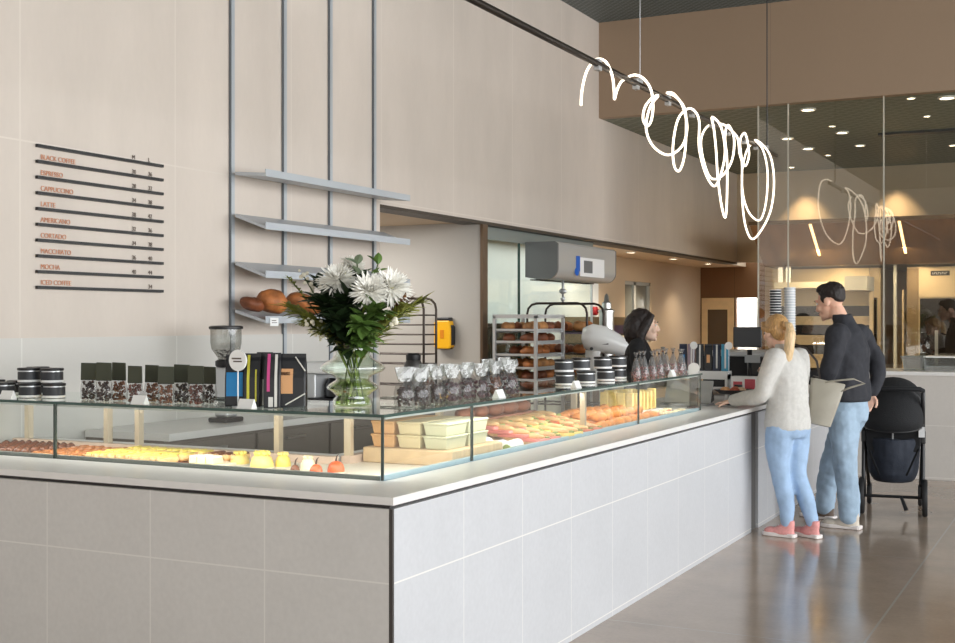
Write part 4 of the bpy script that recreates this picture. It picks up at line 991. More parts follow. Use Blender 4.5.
# till, pouch stand, tablet, plates
pos = thing('till_screen', 'black till screen on a stand seen from behind at the counter end', 'till', (-2.46, 9.62, CT))
MB().rbox((-.1, -.08, 0), (.1, .08, .02), .006).build('base', M['black'], pos)
MB().tube([(0, 0, .02), (0, .02, .2), (0, .01, .4)], .02, 10).build('stem', M['black'], pos, smooth=True)
MB().rbox((-.12, -.03, .42), (.1, .0, .58), .008, rot=(-.12, 0, .25)).build('screen', M['black'], pos)
MB().rbox((.02, -.05, .05), (.14, .03, .34), .01).build('printer', M['black'], pos)
MB().box((-.02, -.06, .3), (.1, -.05, .36)).build('receipt_slot', M['grey_plastic'], pos)
sb = thing('pouch_stand', 'white raised shelf holding coloured coffee pouches at the counter end', 'stand', (-2.95, 9.28, CT))
for x in (-.21, .17): MB().box((x - .01, -.06, 0), (x + .01, .06, .21)).build('side', M['white'], sb)
MB().box((-.22, -.065, .17), (.18, .065, .235)).build('shelf', M['white'], sb)
sb.location.y = 9.48; sb.location.x = -2.76
M['teal_p'] = mat('teal_pouch', (60, 140, 170), .45)
rt_ = [('navy', 'pouch_navy', blue), ('mauve', 'pouch_mauve', white_i), ('dark grey', 'label_dark', white_i), ('black', 'pouch_black', kraft), ('dark navy', 'pouch_navy', white_i), ('light blue', 'teal_p', white_i)]
for i, (nm, m, ex) in enumerate(rt_):
    q = pouch(.062, .21, M[m], [('label', ex, -.2, .2, .3, .6)] if i in (0, 3) else [('ribbon', ex, -.1, .1, .1, .97)])
    q.location = (-2.76 - .19 + .068 * i, 9.47, CT + .2355); q.rotation_euler = (0, 0, .25)
    tag(q, '%s coffee pouch on the white raised shelf, %s from the barista side' % (nm, NTH[i]), 'pouch', 'coffee pouches at the counter end')
for i, (px, py) in enumerate(((693, 348), (728, 349))):
    p = at(px, py, Y=9.38); t_ = thing('tag_sign', 'small white round tag at the %s end of the pouch row' % ('barista' if i == 0 else 'customer'), 'tag', (p.x, 9.4, CT + .235))
    MB().cyl((0, 0, 0), (0, 0, .2), .003, n=6).build('stick', M['dull_steel'], t_)
    MB().cyl((0, .003, .2), (0, -.003, .2), .03, n=20).build('disc', M['white'], t_)
rs = thing('round_sign', 'white round sign on a black holder at the end of the glass case', 'sign', (at(704, X=-2.6).x, 8.6, CT))
MB().cyl((0, 0, 0), (0, 0, .012), .05, n=20).box((-.03, -.012, .012), (.03, .012, .24)).build('holder', M['black'], rs)
MB().cyl((0, .004, .285), (0, -.006, .285), .042, n=24).build('disc', M['white'], rs)
tb = thing('tilted_display', 'grey tilted customer display panel on the counter behind the plate', 'display', (-2.74, 8.95, CT))
MB().box((-.2, -.1, 0), (.16, .1, .012)).build('base', M['grey_plastic'], tb)
MB().rbox((-.2, -.005, .012), (.16, .012, .2), .005, rot=(-.5, 0, 0), piv=(0, 0, .012)).build('panel', mat('pale_grey_panel', (176, 176, 172), .3), tb)
cr = thing('card_reader', 'small black card reader behind the tilted grey panel', 'card reader', (-2.68, 9.2, CT))
MB().rbox((-.04, -.07, 0), (.04, .07, .05), .008, rot=(.2, 0, 0)).build('body', M['black'], cr)
MB().box((-.03, -.06, .052), (.03, -.01, .056), rot=(.2, 0, 0)).build('keypad', M['grey_plastic'], cr)
pl = thing('serving_plate', 'wide dark footed plate with pastries beside the arm of the blonde customer', 'plate', (-2.43, 9.06, CT))
MB().lathe([(.07, 0), (.07, .006), (.02, .014), (.018, .07), (.05, .084)], n=24).build('foot', M['black'], pl, smooth=True, angle=50)
MB().lathe([(.001, .082), (.1, .082), (.11, .086), (.146, .112), (.15, .116), (.144, .116), (.1, .092), (.001, .09)], n=36, cap=False).build('dish', mat('dark_plate', (46, 42, 46), .3), pl, smooth=True)
for i, (x, y, c) in enumerate(((-.06, -.02, (226, 170, 120)), (.0, .04, (206, 120, 84)), (.06, -.03, (232, 196, 160)), (.02, -.06, (190, 96, 70)))):
    o = MB().ball((0, 0, .02), (.04, .034, .026), n=14, m=9).build('pastry_bite', mat('bite_%d' % i, c, .6, noise_amt=.3, noise_scale=40), smooth=True)
    o.location = (-2.43 + x, 9.06 + y, CT + .09); tag(o, 'pastry on the dark plate, ' + ('pale orange one at the case side', 'brown one at the back', 'cream one nearest the customer', 'reddish one in front')[i], 'pastry', 'pastries on the dark plate')
jar = thing('red_jar', 'dark jar with red label beside the plate by the blonde customer', 'jar', (-2.46, 9.29, CT))
MB().lathe([(.036, 0), (.04, .006), (.04, .1), (.03, .12)], n=20).build('body', mat('dark_red_jar', (70, 22, 24), .25), jar, smooth=True, angle=40)
MB().lathe([(.0405, .03), (.041, .035), (.041, .08), (.0405, .085)], n=20, cap=False).build('label', mat('pale_red_label', (206, 90, 84), .5), jar, smooth=True)
MB().lathe([(.032, .12), (.032, .14)], n=20).build('lid', M['black'], jar)
bx = thing('gift_box', 'white and red printed box standing behind the tilted display', 'box', (-2.45, 9.42, CT))
MB().box((-.09, -.05, 0), (.13, .05, .2)).build('carton', M['white'], bx)
MB().box((-.07, -.0515, .03), (.0, -.0505, .16)).box((.02, -.0515, .05), (.1, -.0505, .18)).build('red_print', mat('red_print', (206, 90, 100), .5), bx)

# ================================================================== BAKERY BEHIND THE GLASS
OY = 17.5
ox0, ox1 = at(772, X=None, Y=OY).x, at(880, Y=OY).x
dk = thing('deck_oven', 'tall steel deck oven with stacked dark glass doors behind the couple', 'oven', (ox0, OY, 0))
ow = ox1 - ox0
zb_ = at(850, 265, Y=17.0).z - .02
def oz(py): return at(830, py, Y=OY).z
MB().box((0, .05, .1), (ow, 1.5, zb_)).build('body', M['oven'], dk)
MB().box((0, -.02, oz(292)), (ow - .14, .05, zb_)).build('hood_panel', M['oven'], dk)
decks = [(306, 318), (325, 337), (345, 356), (368, 382), (392, 404)]
prev = 292
for a, b_ in decks:
    f = MB().box((.06, -.01, oz(b_)), (ow - .14, .05, oz(a))).build('door', M['oven_dark'], dk)
    MB().box((.06, -.035, oz(b_) - .01), (ow - .14, -.01, oz(b_) + .025)).build('handle', M['oven'], f)
    MB().box((0, -.02, oz(a)), (ow - .14, .05, oz(prev))).build('fascia', M['oven'], dk); prev = b_
MB().box((0, -.02, .12), (ow - .14, .05, oz(prev))).build('fascia', M['oven'], dk)
MB().box((ow - .14, -.01, .12), (ow - .04, .05, oz(298))).build('control_column', M['oven_dark'], dk)
for x in (.08, ow - .08):
    for y in (.15, 1.4): MB().cyl((x, y, 0), (x, y, .1), .03, n=12).build('foot', M['black'], dk)
ld = thing('oven_loader', 'steel oven loader shelf with a grey control box across the deck oven', 'loader', (at(775, Y=16.9).x, 16.9, 0))
lx = lambda p: at(p, Y=16.9).x - ld.location.x
lz = lambda p: at(810, p, Y=16.9).z
MB().box((0, -.05, lz(288)), (lx(848), .55, lz(282))).build('belt_shelf', mat('pale_loader_steel', (206, 196, 170), .35, .4), ld)
MB().box((lx(846), -.1, lz(291)), (lx(868), .5, lz(277))).build('control_box', mat('grey_box', (150, 148, 140), .5), ld)
MB().box((lx(786), .0, lz(282)), (lx(790), .05, zb_)).box((lx(778), .0, lz(282)), (lx(782), .05, zb_)).build('bracket', M['white_gloss'], ld)
for x in (.06, lx(866)): MB().box((x - .025, .42, .03), (x + .025, .48, lz(289))).build('leg', M['oven'], ld)
ro = thing('rack_oven', 'tall beige steel rack oven with dark glass door and a black nameplate', 'oven', (at(907, Y=OY).x, OY, 0))
rw = 1.6
rz0, rz1 = zb_, at(930, 297, Y=OY).z
MB().box((0, .0, .0), (rw, 1.5, rz0)).build('body', M['oven'], ro)
MB().box((.16, -.03, rz1), (rw, 0, rz0 - .02)).build('top_fascia', M['oven'], ro)
MB().box((.0, -.02, .08), (.15, 0, rz0 - .02)).build('side_jamb', mat('dark_beige_steel', (138, 116, 86), .35, .5), ro)
dr = MB().box((.17, -.03, .1), (rw - .05, 0, rz1 - .02)).build('door', M['oven_dark'], ro)
MB().box((.36, -.05, .8), (.4, -.03, 1.4)).build('handle', M['steel'], dr)
n0, n1 = at(931, 271, Y=OY), at(950, 275.5, Y=OY)
npl = MB().box((n0.x - ro.location.x, -.042, n1.z), (n1.x - ro.location.x, -.031, n0.z)).build('nameplate', M['black'], ro)
b = MB(); xw = (n1.x - n0.x)
for q in range(8):
    x = n0.x - ro.location.x + xw * (.1 + .1 * q); zc = (n0.z + n1.z) / 2
    b.box((x, -.045, zc - .014), (x + xw * .02, -.0421, zc + .014)).box((x, -.045, zc + (.008 if q % 2 else -.014)), (x + xw * .07, -.0421, zc + (.014 if q % 2 else -.008)))
b.build('lettering', M['white'], npl)
bs = thing('oven_trays', 'dark vertical gap with upright steel loader rails between the two ovens', 'rails', (at(895, Y=17.35).x, 17.35, 0))
MB().box((-.02, 0, 0), (.02, .05, at(895, 256, Y=17.35).z)).build('rail', mat('pale_steel_rail', (206, 204, 190), .3, .3), bs)
MB().box((.09, 0, 0), (.11, .05, at(895, 290, Y=17.35).z)).build('rail', M['oven'], bs)
hd = thing('extraction_hood', 'long bronze steel extraction hood with two slanted light strips over the ovens', 'hood', (at(757, Y=16.6).x, 16.2, 0))
hx = 6.0; zt = at(850, 222, Y=16.2).z; zb = at(850, 265, Y=17.0).z
MB().rings([[V((0, 0, zt)), V((0, .8, zb)), V((0, 3.3, zb)), V((0, 3.3, zt))], [V((hx, 0, zt)), V((hx, .8, zb)), V((hx, 3.3, zb)), V((hx, 3.3, zt))]]).build('canopy', M['hood'], hd)
MB().box((-.01, -.03, zt), (hx, 3.3, zt + .05)).build('top_rim', mat('dark_bronze_rim', (92, 74, 54), .35, .7), hd)
for px in (810, 899):
    x = at(px, Y=16.2).x - hd.location.x
    MB().rings([[V((x - .017, -.006, zt - .01)), V((x + .017, -.006, zt - .01)), V((x + .017, .01, zt - .01)), V((x - .017, .01, zt - .01))], [V((x - .017, .775, zb + .02)), V((x + .017, .775, zb + .02)), V((x + .017, .79, zb + .02)), V((x - .017, .79, zb + .02))]]).build('light_strip', M['strip_glow'], hd)
    area('hood_light', (x + hd.location.x, 16.4, zb + .1), (math.radians(20), 0, 0), .1, .6, 14, (1, .78, .5))
M['frost'] = film('clear_tub', (226, 232, 226), .35, .8)
tub = thing('clear_tub', 'clear plastic tub at the end of the far counter', 'tub', (at(905, Y=12.9).x, 12.82, 1.035))
MB().rings([[V((0, 0, .004)), V((.18, 0, .004)), V((.18, .3, .004)), V((0, .3, .004))], [V((-.02, -.02, .13)), V((.2, -.02, .13)), V((.2, .32, .13)), V((-.02, .32, .13))]]).build('tub', M['frost'], tub)
MB().box((-.03, -.03, .13), (.21, .33, .14)).build('lid', M['frost'], tub)
gb = thing('pastry_tray_box', 'low clear guard box with a wooden tray inside on the far counter', 'display box', (at(925, Y=12.9).x, 12.8, 1.035))
MB().box((.02, .02, .0), (1.6, .4, .03)).build('wooden_tray', mat('brown_wood_tray', (150, 110, 74), .5, noise_amt=.3, noise_scale=4, stretch=(1, 8, 8)), gb)
MB().box((0, 0, .0), (.006, .42, .13)).box((0, 0, 0), (1.6, .006, .05)).box((0, .414, 0), (1.6, .42, .13)).build('guard', M['frost'], gb)
MB().box((-.004, -.004, .13), (1.6, .424, .142)).build('top_frame', M['white_gloss'], gb)

pv = thing('reflection_cabinet', 'dark brown cabinet put in for the dark reflection in the kitchen glass', 'cabinet', (RX + .03, 10.62, 0))  # added cabinet: its dark colour stands in for a reflection in the glass
MB().box((0, 0, .06), (.5, 1.9, 1.5)).build('carcass', mat('dark_reflection_brown', (58, 48, 42), .4), pv)
for k in range(3):
    q = MB().rbox((.5, .02 + .63 * k, .1), (.52, .62 + .63 * k, 1.46), .004).build('door', mat('dark_reflection_panel', (46, 38, 34), .2), pv)
    MB().box((.52, .56 + .63 * k, .7), (.535, .58 + .63 * k, 1.0)).build('handle', M['steel'], q)
MB().box((.02, .02, 0), (.46, 1.88, .06)).build('plinth', M['black'], pv)
# ================================================================== PEOPLE
def blend(mb, name, m, parent, vox=.012, it=4, fac=.5, wr=0, wr_s=14, seed=0, cut=None):
    """overlapping closed shells grown into one continuous skin"""
    bmesh.ops.recalc_face_normals(mb.bm, faces=mb.bm.faces)
    bmesh.ops.triangulate(mb.bm, faces=mb.bm.faces)
    me = bpy.data.meshes.new(name); mb.bm.to_mesh(me); mb.bm.free()
    o = bpy.data.objects.new(name + '_src', me); C.objects.link(o)
    r = o.modifiers.new('r', 'REMESH'); r.mode = 'VOXEL'; r.voxel_size = vox
    s = o.modifiers.new('s', 'SMOOTH'); s.factor = fac; s.iterations = it
    dg = bpy.context.evaluated_depsgraph_get()
    out_ = bpy.data.meshes.new_from_object(o.evaluated_get(dg)); bpy.data.objects.remove(o)
    if wr:
        zmin = min(v.co.z for v in out_.vertices)
        for v in out_.vertices:
            hem = min(1, max(0, (v.co.z - zmin - .012) / .07))
            n = noise.noise(V((v.co.x * wr_s, v.co.y * wr_s, v.co.z * wr_s * .75 + seed)))
            n2 = noise.noise(V((v.co.x * wr_s * 2.2 + 7, v.co.y * wr_s * 2.2, v.co.z * wr_s * 2.6 + seed)))
            v.co += v.normal * wr * hem * (n + .5 * n2)
    bm = bmesh.new(); bm.from_mesh(out_)
    seen = set(); comps = []
    for v in bm.verts:                                              # keep the one big skin
        if v in seen: continue
        st, cm = [v], []
        seen.add(v)
        while st:
            q = st.pop(); cm.append(q)
            for e_ in q.link_edges:
                w_ = e_.other_vert(q)
                if w_ not in seen: seen.add(w_); st.append(w_)
        comps.append(cm)
    comps.sort(key=len)
    for cm in comps[:-1]: bmesh.ops.delete(bm, geom=cm, context='VERTS')
    bm.to_mesh(out_); bm.free()
    for p in out_.polygons: p.use_smooth = True
    out_.materials.clear(); out_.materials.append(m); out_.name = name
    ob = bpy.data.objects.new(name, out_); C.objects.link(ob); ob.parent = parent
    return ob
def chain(mb, pts, rad, n=14):
    """a limb: tapered tube with rounded ends"""
    mb.tube(pts, rad, n)
    for p, r in ((pts[0], rad[0]), (pts[-1], rad[-1])):
        q = r if isinstance(r, (int, float)) else min(r)
        mb.ball(p, q * .98, n=12, m=8)
def dense(pts, rad, k=4):
    P = [V(p) for p in pts]; o, r_ = [], []
    for i in range(len(P) - 1):
        a, b_, c_, d_ = P[max(i - 1, 0)], P[i], P[i + 1], P[min(i + 2, len(P) - 1)]
        for j in range(k):
            t = j / k
            o.append(.5 * ((2 * b_) + (c_ - a) * t + (2 * a - 5 * b_ + 4 * c_ - d_) * t * t + (3 * b_ - a - 3 * c_ + d_) * t ** 3))
            u, w_ = rad[i], rad[i + 1]
            r_.append(u * (1 - t) + w_ * t if isinstance(u, (int, float)) else tuple(x * (1 - t) + y * t for x, y in zip(u, w_)))
    return o + [P[-1]], r_ + [rad[-1]]
def trunk(mb, secs, n=24):
    """stacked ellipses: (centre, half width along x, half depth along y)"""
    P, R = dense([s[0] for s in secs], [(s[1], s[2]) for s in secs], 4)
    mb.rings([[p + V((a * math.cos(2 * PI * k / n), b_ * math.sin(2 * PI * k / n), 0)) for k in range(n)] for p, (a, b_) in zip(P, R)])
def hand(mb, wrist, d, nrm, side, s=1.0, curl=.35):
    """palm, four unequal bent fingers and a thumb leaving the side of the palm"""
    d = V(d).normalized(); nrm = V(nrm); nrm = (nrm - d * nrm.dot(d)).normalized(); w_ = d.cross(nrm) * side
    P = lambda a, b_, c_: V(wrist) + (d * a + w_ * b_ + nrm * c_) * s
    mb.tube([P(-.03, 0, 0), P(.0, 0, 0), P(.04, .002, 0), P(.085, .002, 0), P(.095, .002, 0)], [(.022 * s, .026 * s), (.02 * s, .028 * s), (.015 * s, .04 * s), (.013 * s, .041 * s), (.009 * s, .036 * s)], 14, flat=nrm)
    for k, (b_, L_) in enumerate(((.031, .072), (.011, .082), (-.010, .076), (-.030, .060))):
        a0 = P(.078, b_, 0); e = curl * (1 + .12 * k); c_ = a0; pts = [P(.06, b_ * .9, 0), a0]; ang = e * .5
        for f in (.45, .3, .25):
            c_ = c_ + (d * math.cos(ang) - nrm * math.sin(ang) + w_ * b_ * 1.2) * L_ * f * s; pts.append(c_); ang += e
        chain(mb, pts, [.0095 * s, .0095 * s, .0088 * s, .008 * s, .0066 * s], 10)
    chain(mb, [P(.015, .02, -.004), P(.035, .047, -.012), P(.062, .062, -.022), P(.082, .064, -.032)], [.014 * s, .0125 * s, .0105 * s, .008 * s], 10)
def head(mb, c, yaw=0, pitch=0, s=1.0, parts=None):
    """skull, jaw, nose, mouth and ears facing -y; returns the head frame"""
    Mh = Matrix.Translation(V(c)) @ Euler((pitch, 0, yaw)).to_matrix().to_4x4() @ Matrix.Scale(s, 4)
    t = MB()
    t.ball((0, .018, .03), (.074, .094, .088), n=22, m=16)
    t.ball((0, -.03, -.025), (.061, .062, .088), n=20, m=14)
    t.ball((0, -.05, -.08), (.044, .046, .034), n=16, m=10)
    t.ball((0, -.084, -.1), (.02, .017, .016), n=12, m=8)
    t.ball((0, -.083, .03), (.05, .016, .013), n=14, m=8)
    t.tube([(0, -.086, .022), (0, -.102, -.008), (0, -.114, -.03), (0, -.1, -.04)], [.008, .0105, .0145, .01], 12)
    for q in (-1, 1):
        t.ball((q * .011, -.1, -.035), (.009, .011, .008), n=10, m=6)
        t.ball((q * .073, .014, -.008), (.011, .021, .033), rot=(0, 0, q * .35), n=12, m=8)
        t.ball((q * .036, -.066, -.03), (.028, .026, .026), n=12, m=8)
    t.ball((0, -.093, -.06), (.024, .011, .007), n=12, m=6).ball((0, -.091, -.071), (.021, .011, .008), n=12, m=6)
    t.xform(Mh)
    mb._merge(t.bm)
    return Mh
def face_bits(Mh, parent, iris, brow, lip):
    e = MB()
    for q in (-1, 1): e.ball((q * .031, -.083, .008), (.013, .009, .0075), n=12, m=8)
    e.xform(Mh); ey = e.build('eyes', M['eye_white'], parent, smooth=True)
    e = MB()
    for q in (-1, 1): e.ball((q * .032, -.0895, .008), (.0055, .004, .006), n=10, m=6)
    e.xform(Mh); e.build('irises', iris, ey, smooth=True)
    e = MB()
    for q in (-1, 1): e.tube([V((q * .014, -.099, .027)), V((q * .032, -.099, .033)), V((q * .05, -.088, .027))], [.003, .004, .002], 6)
    e.xform(Mh); e.build('eyebrows', brow, parent, smooth=True)
    e = MB(); e.ball((0, -.1, -.062), (.021, .006, .004), n=12, m=6).ball((0, -.0985, -.0695), (.018, .0065, .0048), n=12, m=6)
    e.xform(Mh); e.build('lips', lip, parent, smooth=True)
def shoe(parent, ankle, yaw, up, sole, L_=.265, W=.095, lace=None, liner=None):
    """sole, upper and laces; toe towards -y before the turn"""
    a = V((ankle[0], ankle[1], 0)); Ms = Matrix.Translation(a) @ Matrix.Rotation(yaw, 4, 'Z')
    b = MB(); ys = [(.075, .03), (.06, .037), (.02, .036), (-.05, .04), (-.12, .046), (-.165, .038), (-.187, .02)]
    k = L_ / .262; kw = W / .092
    out_ = [(w_ * kw, y * k) for y, w_ in ys] + [(-w_ * kw, y * k) for y, w_ in reversed(ys)]
    b.prism([(x * 1.04, y * 1.01) for x, y in out_], .028, (0, 0, .001), 'Z').xform(Ms)
    t = MB()
    trunk(t, [(V((0, -.03 * k, .02)), .044 * kw, .098 * k), (V((0, -.035 * k, .04)), .044 * kw, .1 * k), (V((0, -.02 * k, .062)), .04 * kw, .082 * k), (V((0, .008, .085)), .036 * kw, .056 * k), (V((0, .016, .11)), .036 * kw, .045 * k), (V((0, .02, .122)), .034 * kw, .042 * k)])
    t.ball((0, -.12 * k, .035), (.043 * kw, .062 * k, .03), n=16, m=10)
    t.xform(Ms)
    s = blend(t, 'shoe', up, parent, .007, 3)
    b.build('sole', sole, s, bevel=.006)
    if lace:
        l = MB()
        for q in range(4):
            y = -.035 - .022 * q; z = .083 - .011 * q
            l.tube([V((-.022, y + .004, z - .006)), V((0, y, z + .006)), V((.022, y + .004, z - .006))], .0035, 6)
        l.xform(Ms); l.build('laces', lace, s, smooth=True)
    return s
M['eye_white'] = mat('eye_white', (232, 228, 222), .3)
M['iris'] = mat('dark_iris', (60, 46, 36), .2)
def skinm(name, c):
    m = mat(name, c, .5, noise_amt=.04, noise_scale=30); b = m.node_tree.nodes['Principled BSDF']
    b.inputs['Subsurface Weight'].default_value = .12; b.inputs['Subsurface Radius'].default_value = (.012, .005, .003); return m
M['skin_w'] = skinm('fair_skin', (232, 194, 172)); M['skin_m'] = skinm('fair_ruddy_skin', (230, 184, 160)); M['skin_b'] = skinm('light_skin', (230, 194, 172))
M['lip'] = mat('natural_lips', (186, 112, 102), .45)
def hair_cap(mb, Mh, drop=.0, back=1.0, front=.03):
    t = MB()
    t.ball((0, .028, .042), (.083, .099, .09), n=22, m=16)
    t.ball((0, .066, .0), (.072, .06, .075 + drop), n=18, m=12)
    t.xform(Mh); mb._merge(t.bm)
def strands(mb, bundles, r=.006):
    for pts in bundles: mb.tube(pts, [r * (1 - .5 * i / (len(pts) - 1)) for i in range(len(pts))], 6)

# ---------------------------------------------------------------- blonde woman at the counter
WP = at(784, Y=8.86); WP = V((-2.0, 8.80, 0))
wo = thing('person', 'woman with blonde ponytail, grey sweater and blue jeans leaning on the counter', 'person', WP, math.radians(-114))
hc = V((.0, -.075, 1.445))
bmb = MB(); Mh = head(bmb, hc, yaw=-.38, pitch=.12, s=.97)
chain(bmb, *dense([(0, .02, 1.22), (0, .0, 1.3), (0, -.045, 1.39)], [.075, .05, .052]))
trunk(bmb, [(V((0, .02, .84)), .11, .08), (V((0, .02, 1.0)), .115, .085), (V((0, .02, 1.15)), .135, .095), (V((0, .02, 1.27)), .13, .07)])
LA = [(.15, .03, 1.255), (.2, -.005, 1.11), (.205, -.05, 1.0), (.195, -.2, .972), (.185, -.315, .95)]
RA = [(-.15, .02, 1.255), (-.195, -.0, 1.12), (-.2, -.045, 1.01), (-.15, -.13, 1.06), (-.09, -.175, 1.11)]
for A in (LA, RA): chain(bmb, *dense(A, [.045, .042, .036, .03, .024]))
hand(bmb, (.184, -.325, .943), (-.1, -1, -.16), (0, 0, 1), -1, .9, .1)
hand(bmb, (-.084, -.18, 1.115), (.6, -.35, .6), (-.3, -1, .2), 1, .9, .5)
for A in ([(.08, .03, .84), (.075, .03, .5), (.06, .06, .12)], [(-.08, .03, .84), (-.062, .065, .46), (-.066, .195, .12)]): chain(bmb, *dense(A, [.06, .035, .03]))
body = blend(bmb, 'body', M['skin_w'], wo, .0055, 3)
face_bits(Mh, wo, M['iris'], mat('blonde_brow', (160, 124, 80), .6), M['lip'])
M['sweater'] = mat('light_grey_knit', (204, 202, 197), .9, noise_amt=.06, noise_scale=40, bump=.25, bump_scale=180)
t = MB()
trunk(t, [(V((0, .03, .755)), .178, .148), (V((0, .03, .80)), .182, .15), (V((0, .03, .95)), .158, .135), (V((0, .025, 1.12)), .165, .138), (V((0, .025, 1.24)), .15, .115), (V((0, .015, 1.305)), .088, .078), (V((0, -.005, 1.345)), .062, .06), (V((0, -.02, 1.362)), .058, .057)])
for A in (LA, RA):
    chain(t, *dense([(A[0][0] * .8, A[0][1], A[0][2] + .0)] + A[:-1] + [V(A[-1]).lerp(V(A[-2]), .12)], [.075, .078, .066, .06, .05, .042]))
blend(t, 'sweater', M['sweater'], wo, .009, 5, wr=.007, wr_s=9, seed=3)
M['jeans_light'] = mat('light_blue_denim', (158, 184, 214), .8, noise_amt=.14, noise_scale=9, bump=.15, bump_scale=150)
t = MB()
trunk(t, [(V((0, .03, .70)), .155, .125), (V((0, .035, .76)), .168, .142), (V((0, .03, .84)), .155, .13), (V((0, .03, .9)), .14, .115)])
chain(t, *dense([(.085, .035, .76), (.083, .015, .62), (.07, .02, .44), (.065, .065, .27), (.06, .07, .10)], [.105, .094, .066, .062, .043]), )
chain(t, *dense([(-.085, .04, .76), (-.08, .045, .62), (-.06, .07, .44), (-.06, .14, .27), (-.065, .195, .10)], [.105, .092, .064, .062, .043]))
blend(t, 'jeans', M['jeans_light'], wo, .010, 3, wr=.005, wr_s=14, seed=8)
M['pink'] = mat('coral_pink_mesh', (228, 158, 154), .7, noise_amt=.1, noise_scale=60); M['sole'] = mat('white_rubber_sole', (232, 224, 220), .5)
shoe(wo, (.06, .065), .2, M['pink'], M['sole'], .245, .088, M['white'])
shoe(wo, (-.065, .19), -.1, M['pink'], M['sole'], .245, .088, M['white'])
M['blonde'] = mat('blonde_hair', (190, 148, 96), .45, noise_amt=.3, noise_scale=26, stretch=(4, 4, .6)); M['blonde_light'] = mat('light_blonde_ponytail', (222, 192, 148), .45, noise_amt=.25, noise_scale=26, stretch=(5, 5, .5))
t = MB(); hair_cap(t, Mh)
q = MB()
q.ball((0, .128, .035), (.03, .03, .03), n=12, m=8)
for sg in (-1, 1):
    q.tube([(sg * .06, -.055, .075), (sg * .079, -.03, .03), (sg * .079, .03, .01), (sg * .05, .1, .025)], [.02, .022, .024, .02], 8)
    q.tube([(sg * .066, -.06, .05), (sg * .076, -.048, -.01), (sg * .074, -.04, -.06)], [.008, .006, .003], 6)
q.xform(Mh); t._merge(q.bm)
hr_ = blend(t, 'hair', M['blonde'], wo, .006, 2, wr=.0035, wr_s=60, seed=1)
t = MB(); s0 = Mh @ V((0, .145, .045))
t.tube([s0, s0 + V((0, .03, -.01)), s0 + V((.01, .05, -.06)), s0 + V((.02, .05, -.15)), s0 + V((.03, .04, -.25)), s0 + V((.03, .03, -.325))], [.016, .026, .033, .034, .027, .008], 14)
for k in range(14):
    a = 2 * PI * k / 14; r = .028
    t.tube([s0 + V((0, .03, 0)), s0 + V((.012 + r * math.cos(a), .05 + r * math.sin(a), -.07)), s0 + V((.024 + r * math.cos(a), .048 + r * math.sin(a), -.18)), s0 + V((.03 + r * .4 * math.cos(a), .034 + r * .4 * math.sin(a), -.32 - .02 * (k % 3)))], [.01, .011, .009, .003], 6)
blend(t, 'ponytail', M['blonde_light'], wo, .006, 1)
MB().tube([Mh @ V((.022 * math.cos(a), .142, .04 + .022 * math.sin(a))) for a in [k * PI / 6 for k in range(12)]], .006, 6, closed=True).build('hair_tie', M['blonde'], wo, smooth=True)

# ---------------------------------------------------------------- man in the dark jacket
MP = V((-1.68, 9.46, 0))
ma = thing('person', 'dark-haired man in charcoal jacket and blue jeans standing beside the stroller', 'person', MP, math.radians(-104))
bmb = MB(); Mh = head(bmb, (.0, -.135, 1.67), yaw=-.1, pitch=.3, s=1.08)
chain(bmb, *dense([(0, .0, 1.42), (0, -.03, 1.5), (0, -.085, 1.6)], [.085, .06, .062]))
trunk(bmb, [(V((0, 0, .9)), .12, .085), (V((0, 0, 1.1)), .15, .1), (V((0, .0, 1.3)), .17, .11), (V((0, .0, 1.43)), .15, .08)])
LA = [(.19, .0, 1.415), (.245, -.0, 1.27), (.25, -.045, 1.125), (.2, -.16, 1.105), (.14, -.27, 1.10)]
RA = [(-.19, .02, 1.415), (-.245, .06, 1.32), (-.27, .115, 1.225), (-.245, .13, 1.09), (-.19, .115, .98)]
for A in (LA, RA): chain(bmb, *dense(A, [.055, .05, .043, .038, .03]))
hand(bmb, (.137, -.275, 1.098), (-.45, -.8, -.2), (.2, 0, 1), -1, 1.05, .5)
hand(bmb, (-.186, .112, .975), (.25, -.3, -1), (-1, -.2, 0), 1, 1.05, .6)
for A in ([(.1, .0, .92), (.13, .045, .5), (.16, .085, .12)], [(-.1, .0, .92), (-.12, -.17, .5), (-.15, -.25, .12)]): chain(bmb, *dense(A, [.06, .045, .036]))
blend(bmb, 'body', M['skin_m'], ma, .0055, 3)
face_bits(Mh, ma, M['iris'], mat('dark_brow', (48, 32, 26), .6), M['lip'])
M['jacket'] = mat('charcoal_fleece', (44, 45, 51), .85, noise_amt=.12, noise_scale=50, bump=.3, bump_scale=160)
t = MB()
trunk(t, [(V((0, .01, .925)), .195, .15), (V((0, .01, .98)), .2, .155), (V((0, .0, 1.12)), .2, .15), (V((0, .0, 1.3)), .205, .152), (V((0, .0, 1.41)), .175, .115), (V((0, -.005, 1.475)), .105, .09), (V((0, -.03, 1.53)), .078, .08), (V((0, -.045, 1.575)), .076, .078)])
for A in (LA, RA):
    chain(t, *dense([(A[0][0] * .75, A[0][1], A[0][2])] + A[:-1] + [V(A[-1]).lerp(V(A[-2]), .08)], [.09, .086, .072, .066, .056, .045]))
blend(t, 'jacket', M['jacket'], ma, .011, 3, wr=.011, wr_s=10, seed=12)
M['jeans_m'] = mat('washed_blue_denim', (158, 180, 200), .82, noise_amt=.2, noise_scale=8, bump=.15, bump_scale=140)
t = MB()
trunk(t, [(V((0, .01, .78)), .17, .135), (V((0, .01, .86)), .178, .142), (V((0, .01, .95)), .165, .13), (V((0, .01, 1.0)), .155, .12)])
chain(t, *dense([(.095, .01, .84), (.12, .03, .66), (.135, .045, .47), (.15, .075, .28), (.16, .085, .09)], [.115, .106, .088, .082, .074]))
